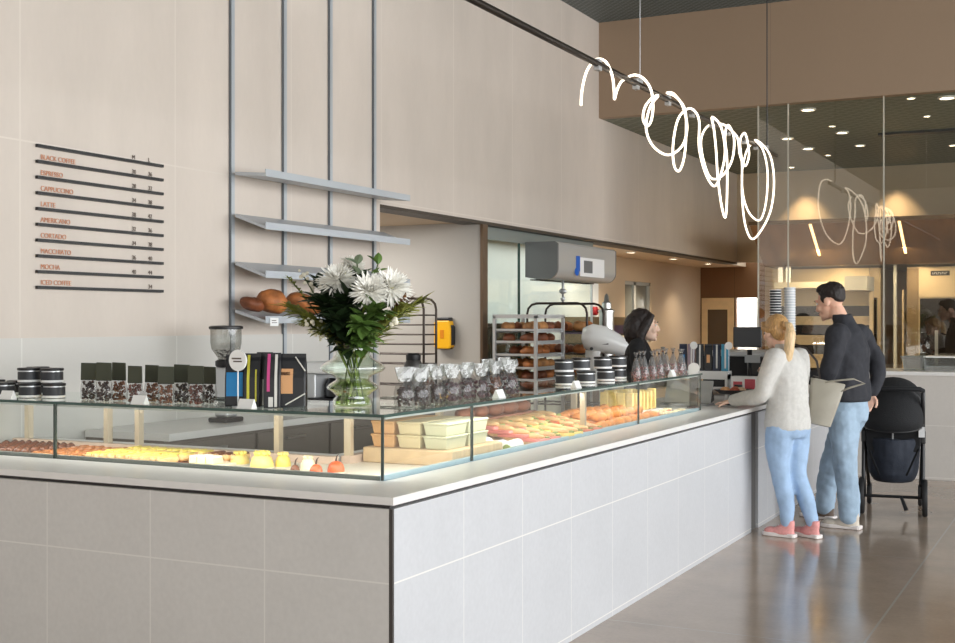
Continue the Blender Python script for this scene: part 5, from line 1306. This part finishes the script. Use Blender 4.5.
chain(t, *dense([(-.095, .01, .84), (-.11, -.09, .66), (-.125, -.17, .47), (-.14, -.22, .28), (-.15, -.25, .09)], [.115, .104, .086, .08, .072]))
blend(t, 'jeans', M['jeans_m'], ma, .011, 2, wr=.012, wr_s=11, seed=21)
M['trainer'] = mat('cream_suede', (206, 196, 182), .7, noise_amt=.08, noise_scale=30)
shoe(ma, (.16, .09), .12, M['trainer'], M['sole'], .295, .105, M['white'])
shoe(ma, (-.15, -.245), -.1, mat('dark_taupe_suede', (96, 80, 68), .7), M['sole'], .295, .105, M['soft_black'])
M['dark_hair'] = mat('dark_brown_hair', (32, 22, 19), .62, noise_amt=.3, noise_scale=30)
t = MB(); q = MB()
q.ball((0, .03, .052), (.08, .094, .082), n=22, m=16).ball((0, -.008, .1), (.067, .064, .034), n=16, m=10).ball((.068, -.004, .03), (.013, .026, .042), n=12, m=8).ball((-.068, -.004, .03), (.013, .026, .042), n=12, m=8).ball((0, .07, .025), (.068, .045, .06), n=16, m=10)
q.xform(Mh); t._merge(q.bm)
blend(t, 'hair', M['dark_hair'], ma, .006, 1, wr=.006, wr_s=55, seed=4)

# ---------------------------------------------------------------- barista
BP = V((-3.58, 10.2, 0))
ba = thing('person', 'dark-haired barista in black top standing behind the counter, facing the customers', 'person', BP, math.radians(108))
bmb = MB(); Mh = head(bmb, (.0, -.05, 1.485), yaw=.1, pitch=.05, s=1.14)
chain(bmb, *dense([(0, .02, 1.26), (0, .0, 1.36), (0, -.02, 1.46)], [.075, .052, .055]))
trunk(bmb, [(V((0, 0, .86)), .14, .1), (V((0, 0, 1.02)), .12, .085), (V((0, .0, 1.2)), .14, .1), (V((0, .0, 1.31)), .135, .07)])
LA = [(.165, .01, 1.3), (.21, .0, 1.15), (.215, -.03, 1.02), (.16, -.16, 1.0), (.1, -.27, 1.0)]
RA = [(-.165, .01, 1.3), (-.21, .0, 1.15), (-.215, -.03, 1.02), (-.16, -.16, 1.0), (-.1, -.27, 1.0)]
for A in (LA, RA): chain(bmb, *dense(A, [.047, .043, .037, .032, .025]))
hand(bmb, (.098, -.275, 1.0), (-.4, -1, -.1), (0, 0, 1), -1, .92, .5); hand(bmb, (-.098, -.275, 1.0), (.4, -1, -.1), (0, 0, 1), 1, .92, .5)
for A in ([(.085, .0, .86), (.085, -.01, .5), (.085, .01, .12)], [(-.085, .0, .86), (-.085, -.01, .5), (-.085, .01, .12)]): chain(bmb, *dense(A, [.08, .052, .036]))
blend(bmb, 'body', M['skin_b'], ba, .006, 3)
face_bits(Mh, ba, M['iris'], M['dark_hair'], M['lip'])
M['black_knit'] = mat('black_cotton', (20, 20, 22), .85, bump=.2, bump_scale=150)
t = MB()
trunk(t, [(V((0, .0, .82)), .175, .135), (V((0, .0, 1.0)), .155, .125), (V((0, .0, 1.18)), .168, .135), (V((0, .0, 1.29)), .155, .105), (V((0, .0, 1.345)), .085, .07), (V((0, -.0, 1.37)), .066, .06)])
for A in (LA, RA): chain(t, *dense([(A[0][0] * .8, A[0][1], A[0][2])] + A[:-1] + [V(A[-1]).lerp(V(A[-2]), .1)], [.074, .07, .06, .054, .046, .038]))
blend(t, 'black_top', M['black_knit'], ba, .010, 3, wr=.006, wr_s=12, seed=2)
t = MB()
trunk(t, [(V((0, .0, .74)), .155, .125), (V((0, .0, .82)), .165, .13), (V((0, .0, .92)), .145, .115)])
for sg in (-1, 1): chain(t, *dense([(sg * .085, .0, .8), (sg * .086, -.01, .62), (sg * .086, -.005, .46), (sg * .086, .015, .1)], [.1, .09, .068, .05]))
blend(t, 'trousers', M['soft_black'], ba, .012, 3)
for sg in (-1, 1): shoe(ba, (sg * .086, .02), 0, M['black'], M['soft_black'], .25, .09)
t = MB(); hair_cap(t, Mh, .02)
q = MB(); q.ball((0, .075, -.03), (.1, .085, .13), n=18, m=12)
for sg in (-1, 1): q.tube([(sg * .05, -.05, .085), (sg * .08, -.02, .03), (sg * .09, .03, -.07), (sg * .09, .03, -.19)], [.024, .032, .038, .02], 10)
q.xform(Mh); t._merge(q.bm)
blend(t, 'hair', M['dark_hair'], ba, .007, 2, wr=.005, wr_s=40, seed=6)

# ---------------------------------------------------------------- tote bag between the two customers
bgc = at(823, 400, Y=9.02)
bg = thing('tote_bag', 'grey-beige tote bag with thin handles hanging between the woman and the man', 'bag', (bgc.x - .03, 9.02, .775), .25)
bg.rotation_euler = (0, .2, .25)
M['tote'] = mat('grey_beige_leather', (162, 156, 142), .5, noise_amt=.05, noise_scale=12)
MB().rings([[V((x, y, z)) for x, y in ((-w_, -d_ * .7), (-w_ * .8, -d_), (w_ * .8, -d_), (w_, -d_ * .7), (w_, d_ * .7), (w_ * .8, d_), (-w_ * .8, d_), (-w_, d_ * .7))] for z, w_, d_ in ((0, .07, .05), (.006, .08, .058), (.15, .1, .055), (.32, .122, .035), (.325, .117, .03), (.3, .114, .028))]).build('bag_body', M['tote'], bg, smooth=True, angle=50)
for y in (-.035, .03):
    MB().tube(stem_pts((-.02, y, .31), (.12, y, .30), .0, 2)[:1] + [V((.03, y, .33)), V((.17, y, .375)), V((.25, y, .36)), V((.16, y, .31)), V((.1, y, .27))], .005, 8).build('handle', M['tote'], bg, smooth=True)
sh_l = wo.matrix_basis
ws = Matrix.Translation(WP) @ Matrix.Rotation(math.radians(-114), 4, 'Z')
Mb = (Matrix.Translation(V((bgc.x - .03, 9.02, .775))) @ Euler((0, .2, .25)).to_matrix().to_4x4()).inverted()
WR = math.radians(-114)
sp1 = [Mb @ (ws @ V(p)) for p in ((-.10, .0, 1.36), (-.12, .1, 1.33), (-.15, .168, 1.24), (-.17, .18, 1.12))] + [V((-.1, .0, .335)), V((-.12, 0, .27))]
MB().tube(sp1, [(.004, .013)] * len(sp1), 8).build('shoulder_strap', mat('dark_brown_strap', (52, 44, 40), .5), bg, smooth=True)

# ---------------------------------------------------------------- stroller
SP = at(893, 515, Z=0)
st = thing('stroller', 'black folding stroller with hooded canopy and navy basket, seen from behind', 'stroller', SP, .12)
M['tyre'] = mat('black_tyre', (28, 28, 29), .7)
def wheel(x, y, r, w_):
    o = MB().lathe([(r - .03, -w_ / 2), (r - .008, -w_ / 2), (r, -w_ / 4), (r, w_ / 4), (r - .008, w_ / 2), (r - .03, w_ / 2)], n=28)
    R_ = Matrix.Translation((x, y, r)) @ Matrix.Rotation(PI / 2, 4, 'Y')
    wh = o.xform(R_).build('wheel', M['tyre'], st, smooth=True, angle=40)
    h = MB().cyl((0, 0, -w_ * .45), (0, 0, w_ * .45), .028, n=16)
    for k in range(5): h.tube([(0, 0, 0), ((r - .025) * math.cos(k * 1.2566), (r - .025) * math.sin(k * 1.2566), 0)], .011, 6)
    h.xform(R_).build('hub', M['black'], wh)
for sg in (-1, 1):
    wheel(sg * .235, 0, .145, .04); wheel(sg * .2, .58, .09, .035)
    MB().tube([(sg * .215, 0, .145), (sg * .222, .02, .32), (sg * .222, .1, .62), (sg * .222, .06, .78), (sg * .222, -.12, .99)], .016, 10).build('frame_tube', M['black'], st, smooth=True)
    MB().tube([(sg * .222, .1, .6), (sg * .21, .35, .36), (sg * .2, .58, .13)], .015, 10).build('frame_tube', M['black'], st, smooth=True)
    MB().rbox((sg * .222 - .02, .06, .56), (sg * .222 + .02, .14, .66), .008).build('fold_joint', M['black'], st)
MB().tube([(-.222, -.12, .985), (-.2, -.15, 1.0), (.2, -.15, 1.0), (.222, -.12, .985)], .019, 10).build('push_handle', M['soft_black'], st, smooth=True)
MB().tube([(-.25, 0, .145), (.25, 0, .145)], .012, 8).build('axle', M['black'], st)
MB().tube([(.06, -.02, .15), (.1, -.06, .05)], [.012, .016], 8).build('brake_pedal', M['black'], st)
# hood: a quarter dome of cloth over bows
rings = []
for i in range(9):
    a = math.radians(-12 + 128 * i / 8); row = []
    for k in range(17):
        b_ = PI * k / 16; x = -.225 * math.cos(b_); h = math.sin(b_) ** .55
        rr_ = .33 * h + .012
        row.append(V((x, .16 - rr_ * math.cos(a) * 1.0, .735 + rr_ * math.sin(a) * 1.0)))
    rings.append(row)
bmh = MB(); R = [[bmh.bm.verts.new(p) for p in r_] for r_ in rings]
for r0, r1 in zip(R, R[1:]):
    for k in range(16): bmh.bm.faces.new((r0[k], r0[k + 1], r1[k + 1], r1[k]))
bmh.build('canopy', M['soft_black'], st, smooth=True, solid=.008)
for i in (0, 4, 8): MB().tube(rings[i], .007, 6).build('canopy_bow', M['black'], st, smooth=True)
MB().rings([[V((-.2, -.04, .74)), V((.2, -.04, .74)), V((.2, .0, .74)), V((-.2, .0, .74))], [V((-.205, .02, .55)), V((.205, .02, .55)), V((.205, .06, .55)), V((-.205, .06, .55))], [V((-.19, .0, .5)), V((.19, .0, .5)), V((.19, .06, .5)), V((-.19, .06, .5))]]).build('seat_back', M['soft_black'], st, bevel=.008)
t = MB(); trunk(t, [(V((0, .2, .25)), .15, .2), (V((0, .19, .32)), .185, .25), (V((0, .18, .45)), .2, .26), (V((0, .17, .6)), .205, .25)])
blend(t, 'basket', M['navy'], st, .012, 2, wr=.012, wr_s=9, seed=5)
for sg in (-1, 1): MB().tube([(sg * .19, -.03, .53), (sg * .1, -.075, .32)], [(.003, .012)] * 2, 6).build('basket_strap', M['soft_black'], st)
MB().box((-.02, -.055, .66), (.02, -.042, .69)).box((-.006, -.055, .6), (.006, -.045, .66)).build('buckle', M['grey_plastic'], st)
MB().rings([[V((-.19, .06, .5)), V((.19, .06, .5)), V((.19, .5, .55)), V((-.19, .5, .55))], [V((-.19, .06, .54)), V((.19, .06, .54)), V((.19, .5, .59)), V((-.19, .5, .59))]]).build('seat', M['soft_black'], st)
MB().box((.19, -.04, .62), (.235, -.03, .7)).build('side_clip', M['dull_steel'], st)
# ================================================================== PASTRIES IN THE CASE
DZ = .871
def reps(o, spots, lab, cat, grp, sc=(.92, 1.08), rz=None):
    """one pastry and its copies"""
    P_ = Proto(o)
    for i, (x, y, z) in enumerate(spots):
        q = P_.put((x, y, z), rz(i) if rz else random.uniform(-.2, .2), lab, grp, random.uniform(*sc)); q['category'] = cat
def board(x0, x1, y0, y1, m, lab, z=DZ, h=.012):
    o = MB().rbox((0, 0, 0), (x1 - x0, y1 - y0, h), .003).build('serving_board', m, loc=(x0, y0, z)); tag(o, lab, 'board', 'serving boards in the case'); return z + h + .0005
M['tray_wood'] = mat('reddish_wood_board', (150, 92, 66), .5, noise_amt=.2, noise_scale=5, stretch=(10, 1, 1))
M['liner'] = mat('cream_paper_liner', (240, 232, 214), .7)
yel = mat('lemon_glaze', (230, 208, 104), .35, noise_amt=.1, noise_scale=30); yel_d = mat('golden_mousse', (236, 206, 124), .45, noise_amt=.1, noise_scale=40)
cream = mat('cream_filling', (244, 232, 190), .55, noise_amt=.05); crustp = mat('golden_pastry', (216, 136, 62), .5, noise_amt=.35, noise_scale=22, bump=.3, bump_scale=60)
caram = mat('caramel_biscuit', (206, 150, 96), .55, noise_amt=.2, noise_scale=30); red = mat('red_orange_glaze', (206, 92, 52), .3, noise_amt=.15, noise_scale=30)
green = mat('salad_green', (140, 156, 84), .6, noise_amt=.25, noise_scale=30); ham = mat('pink_ham', (224, 132, 122), .5, noise_amt=.1); cheese = mat('yellow_cheese', (240, 206, 108), .5)
bread = mat('pale_bread', (226, 186, 132), .6, noise_amt=.25, noise_scale=16); sage = mat('sage_cream_card', (188, 186, 156), .6); cream_box = mat('cream_card_box', (206, 190, 150), .6)
# truffles
z = board(-4.95, -4.51, 4.2, 4.56, M['tray_wood'], 'reddish board full of glossy brown truffles')
tf = MB().ball((0, 0, .017), (.021, .021, .019), n=14, m=10).build('truffle', M['choc_mid'], smooth=True)
MB().ball((0, 0, .036), (.008, .008, .002), n=8, m=5).build('topping', M['choc'], tf, smooth=True)
reps(tf, [(-4.92 + .0475 * a, 4.235 + .058 * b_, z) for a in range(9) for b_ in range(6)], 'glossy brown truffle in the tight rows under the tins', 'truffle', 'truffles in rows', (.95, 1.05))
z = board(-4.49, -4.19, 4.2, 4.56, M['liner'], 'pale board of caramel biscuits beside the truffles')
cb = MB().rbox((-.02, -.024, 0), (.02, .024, .022), .005).build('caramel_biscuit', caram)
MB().rbox((-.014, -.018, .022), (.014, .018, .027), .002).build('glaze', mat('amber_glaze', (186, 116, 62), .3), cb)
reps(cb, [(-4.46 + .05 * a, 4.235 + .06 * b_, z) for a in range(6) for b_ in range(6)], 'small caramel biscuit on the pale board beside the truffles', 'biscuit', 'caramel biscuits')
# eclairs
z = board(-4.17, -3.68, 4.2, 4.62, M['tray_wood'], 'reddish board with rows of lemon eclairs')
def eclair(glz, nm='eclair'):
    e = MB().tube([(0, -.06, .017), (0, -.05, .019), (0, 0, .02), (0, .05, .019), (0, .06, .017)], [.008, .016, .018, .016, .008], 12).build(nm, bread, smooth=True)
    MB().tube([(0, -.054, .028), (0, -.045, .031), (0, .045, .031), (0, .054, .028)], [(.004, .006), (.007, .014), (.007, .014), (.004, .006)], 10, flat=(0, 0, 1)).build('icing', glz, e, smooth=True)
    return e
reps(eclair(yel), [(-4.14 + .048 * a, 4.27 + .135 * b_, z) for a in range(10) for b_ in range(3)], 'lemon-iced eclair in the yellow rows below the nut bags', 'eclair', 'lemon eclairs', (.97, 1.03))
z = board(-3.66, -3.47, 4.3, 4.62, M['liner'], 'pale board of brown eclairs and cream slices')
reps(eclair(M['choc_mid']), [(-3.63 + .045 * a, 4.52, z) for a in range(4)], 'chocolate eclair behind the cream slices', 'eclair', 'chocolate eclairs')
cs = MB().rbox((-.022, -.035, 0), (.022, .035, .03), .004).build('cream_slice', cream); MB().rbox((-.02, -.033, .03), (.02, .033, .036), .002).build('topping', M['white'], cs)
reps(cs, [(-3.63 + .05 * a, 4.38, z) for a in range(3)], 'white-topped cream slice in front of the chocolate eclairs', 'cake', 'cream slices')
# domed cakes, each its own look
def dome(nm, m, r, h, top=None, tm=None, base=None):
    o = MB().lathe([(r, 0), (r * 1.04, .004), (r * 1.02, h * .35), (r * .85, h * .7), (r * .5, h * .93), (.001, h)], n=22).build(nm, m, smooth=True, angle=60)
    MB().lathe([(r * 1.15, 0), (r * 1.15, .004), (.001, .004)], n=22).build('card_base', M['liner'] if base is None else base, o)
    if top == 'balls':
        b = MB()
        for k in range(9): a = k * 2.4; b.ball((r * .55 * math.cos(a) * (k > 0), r * .55 * math.sin(a) * (k > 0), h * .86 + .008), r * .24, n=8, m=6)
        b.build('topping', tm, o, smooth=True)
    if top == 'leaf':
        MB().tube([(0, 0, h), (.004, 0, h + .02), (.014, 0, h + .03)], [.004, .003, .001], 6).build('stalk', tm, o)
    return o
for px, y, m, r, h, tp, tm, lab in ((240, 4.5, yel_d, .042, .05, 'balls', yel, 'low golden dome cake, nearest the eclairs'), (262, 4.44, yel_d, .05, .066, 'balls', yel, 'biggest golden dome cake with piped top'), (283, 4.5, yel, .034, .06, 'balls', yel_d, 'narrow yellow cake with piped top'),
                                   (295, 4.36, M['choc_mid'], .02, .034, 'leaf', M['choc'], 'tiny dark chocolate cake in front of the dome cakes'), (308, 4.5, cream, .03, .05, 'balls', cream, 'cream-coloured piped cake below the pouches'),
                                   (316, 4.36, red, .027, .042, 'leaf', M['choc'], 'smaller red-orange glazed cake'), (336, 4.44, red, .036, .05, 'leaf', M['choc'], 'larger red-orange glazed cake, alone below the vase')):
    p = at(px, Y=y); o = dome('domed_cake' if r > .03 else 'mini_cake', m, r, h, tp, tm); o.location = (p.x, y, DZ + .0005); tag(o, lab, 'cake')
# boxes on the wooden platform
pf = MB().rbox((0, 0, 0), (.47, .52, .07), .006).build('wooden_platform', M['wood'], loc=(-3.04, 4.84, DZ)); tag(pf, 'pale oak platform carrying the stacked food boxes', 'platform')
def food_box(m):
    o = thing('food_box', '', 'box')
    MB().rings([[V((x * s_, y * s_, z_)) for x, y in ((-.06, -.1), (.06, -.1), (.06, .1), (-.06, .1))] for z_, s_ in ((0, .9), (.05, 1.0))]).build('tray', m, o, bevel=.004)
    MB().rbox((-.063, -.103, .05), (.063, .103, .06), .003).build('lid', m, o); return Proto(o)
FB = [food_box(M['kraft']), food_box(cream_box), food_box(sage)]
for c_ in range(3):
    for r_ in range(2):
        for l_ in range(2):
            FB[c_].put((-2.945 + .138 * c_, 4.96 + .215 * r_, DZ + .0705 + .0605 * l_), 0, '%s food box, %s layer, %s row, under the clear bags' % (('kraft brown', 'cream', 'sage cream')[c_], ('lower', 'upper')[l_], ('front', 'back')[r_]), 'stacked food boxes', 1)
# wraps
wp = MB().tube([(0, -.09, .028), (0, -.07, .03), (0, .07, .03), (0, .09, .028)], [.02, .03, .03, .02], 14).build('wrapped_roll', M['white'], smooth=True)
MB().tube([(0, -.098, .028), (0, -.088, .028)], [.018, .021], 12).build('filling', green, wp)
reps(wp, [(-2.93 + .085 * a, 5.52, DZ + .0005) for a in range(5)], 'white paper wrapped roll between food boxes and sandwiches', 'wrap', 'wrapped rolls')
# sandwiches
def sandwich(mid, nm):
    o = MB().ball((0, 0, .018), (.045, .085, .018), n=18, m=10).build(nm, bread, smooth=True)
    MB().rbox((-.056, -.085, .024), (.056, .085, .042), .006).build('filling', mid, o)
    b = MB()
    for k in range(0, 10, 2 if nm.startswith('h') else 3): b.ball((.045 * (-1 if k % 2 else 1), -.07 + .015 * k, .044), (.02, .014, .008), n=8, m=5)
    b.build('salad', green, o, smooth=True)
    MB().ball((0, 0, .05), (.026, .08, .018), n=18, m=10).build('bread_top', bread, o, smooth=True); return o
mids = [(ham, 'ham', 'nearest the food boxes'), (cheese, 'cheese', 'in the middle of the sandwich row'), (red, 'tomato', 'nearest the croissants')]
for k, (m, nm, wh) in enumerate(mids):
    s = sandwich(m, nm + '_sandwich')
    reps(s, [(-2.86 + .088 * a, 5.76 + .3 * k + .14 * b_, DZ + .012 + .017 * (3 - a)) for a in range(4) for b_ in range(2)], '%s sandwich on the sloping rows %s' % (nm, wh), 'sandwich', '%s sandwiches' % nm, rz=lambda i: 1.45)
ds = MB().rings([[V((-.12, 0, 0)), V((.22, 0, 0)), V((.22, .92, 0)), V((-.12, .92, 0))], [V((-.12, 0, .056)), V((.22, 0, .006)), V((.22, .92, .006)), V((-.12, .92, .056))]]).build('sloping_board', M['liner'], loc=(-2.8, 5.66, DZ)); tag(ds, 'cream sloping board under the rows of sandwiches', 'board')
# dark loaves on a step along the back
bst = MB().rbox((0, 0, 0), (.1, .92, .13), .004).build('bread_step', M['tray_wood'], loc=(-3.035, 5.66, DZ)); tag(bst, 'reddish wooden step along the back of the sandwich section', 'step')
dl = MB().ball((0, 0, .03), (.042, .075, .034), n=18, m=10).build('rye_loaf', M['crust_dark'], smooth=True)
reps(dl, [(-2.985, 5.76 + .18 * k, DZ + .131) for k in range(5)], 'small dark loaf on the wooden step behind the sandwiches', 'bread', 'dark loaves in the case')
# croissants
def croissant():
    pts, rd = [], []
    for k in range(15):
        a = -1.25 + 2.5 * k / 14; pts.append(V((.06 * math.sin(a), .05 * (1 - math.cos(a)) - .02, .028))); rd.append((.006 + .024 * math.cos(a * 1.2) ** 1 if abs(a) < 1.2 else .008) * (1 + (.1 if k % 2 else -.06)))
    return MB().tube(pts, rd, 12).build('croissant', crustp, smooth=True)
co_ = []
for a in range(4):
    for b_ in range(8): co_.append((-2.93 + .112 * a, 6.7 + .128 * b_, DZ + .015))
for a in range(3):
    for b_ in range(6): co_.append((-2.86 + .112 * a, 6.78 + .13 * b_, DZ + .058))
z = board(-3.02, -2.56, 6.64, 7.68, M['liner'], 'cream board under the pile of croissants')
reps(croissant(), co_, 'golden croissant in the pile beyond the sandwiches', 'croissant', 'croissants', rz=lambda i: random.uniform(.8, 1.9))
# upright biscuits and small cakes at the far end
bb = MB().rbox((-.012, -.03, 0), (.012, .03, .135), .008).build('long_biscuit', yel_d)
st_ = MB().rbox((0, 0, 0), (.3, .62, .04), .004).build('biscuit_stand', M['white'], loc=(-3.04, 7.74, DZ)); tag(st_, 'white stand holding upright yellow biscuits', 'stand')
reps(bb, [(-2.98 + .06 * a, 7.8 + .075 * b_, DZ + .0405) for a in range(4) for b_ in range(7)], 'upright golden biscuit bar at the far end of the case', 'biscuit', 'upright biscuit bars', (.92, 1.06), rz=lambda i: random.uniform(1.4, 1.7))
pk = dome('pink_cake', ham, .035, .04, 'balls', cream)
reps(pk, [(-2.66 + .1 * (k % 2), 7.78 + .1 * (k // 2), DZ + .0005) for k in range(10)], 'small pink and white cake in front of the upright biscuits', 'cake', 'pink cakes')
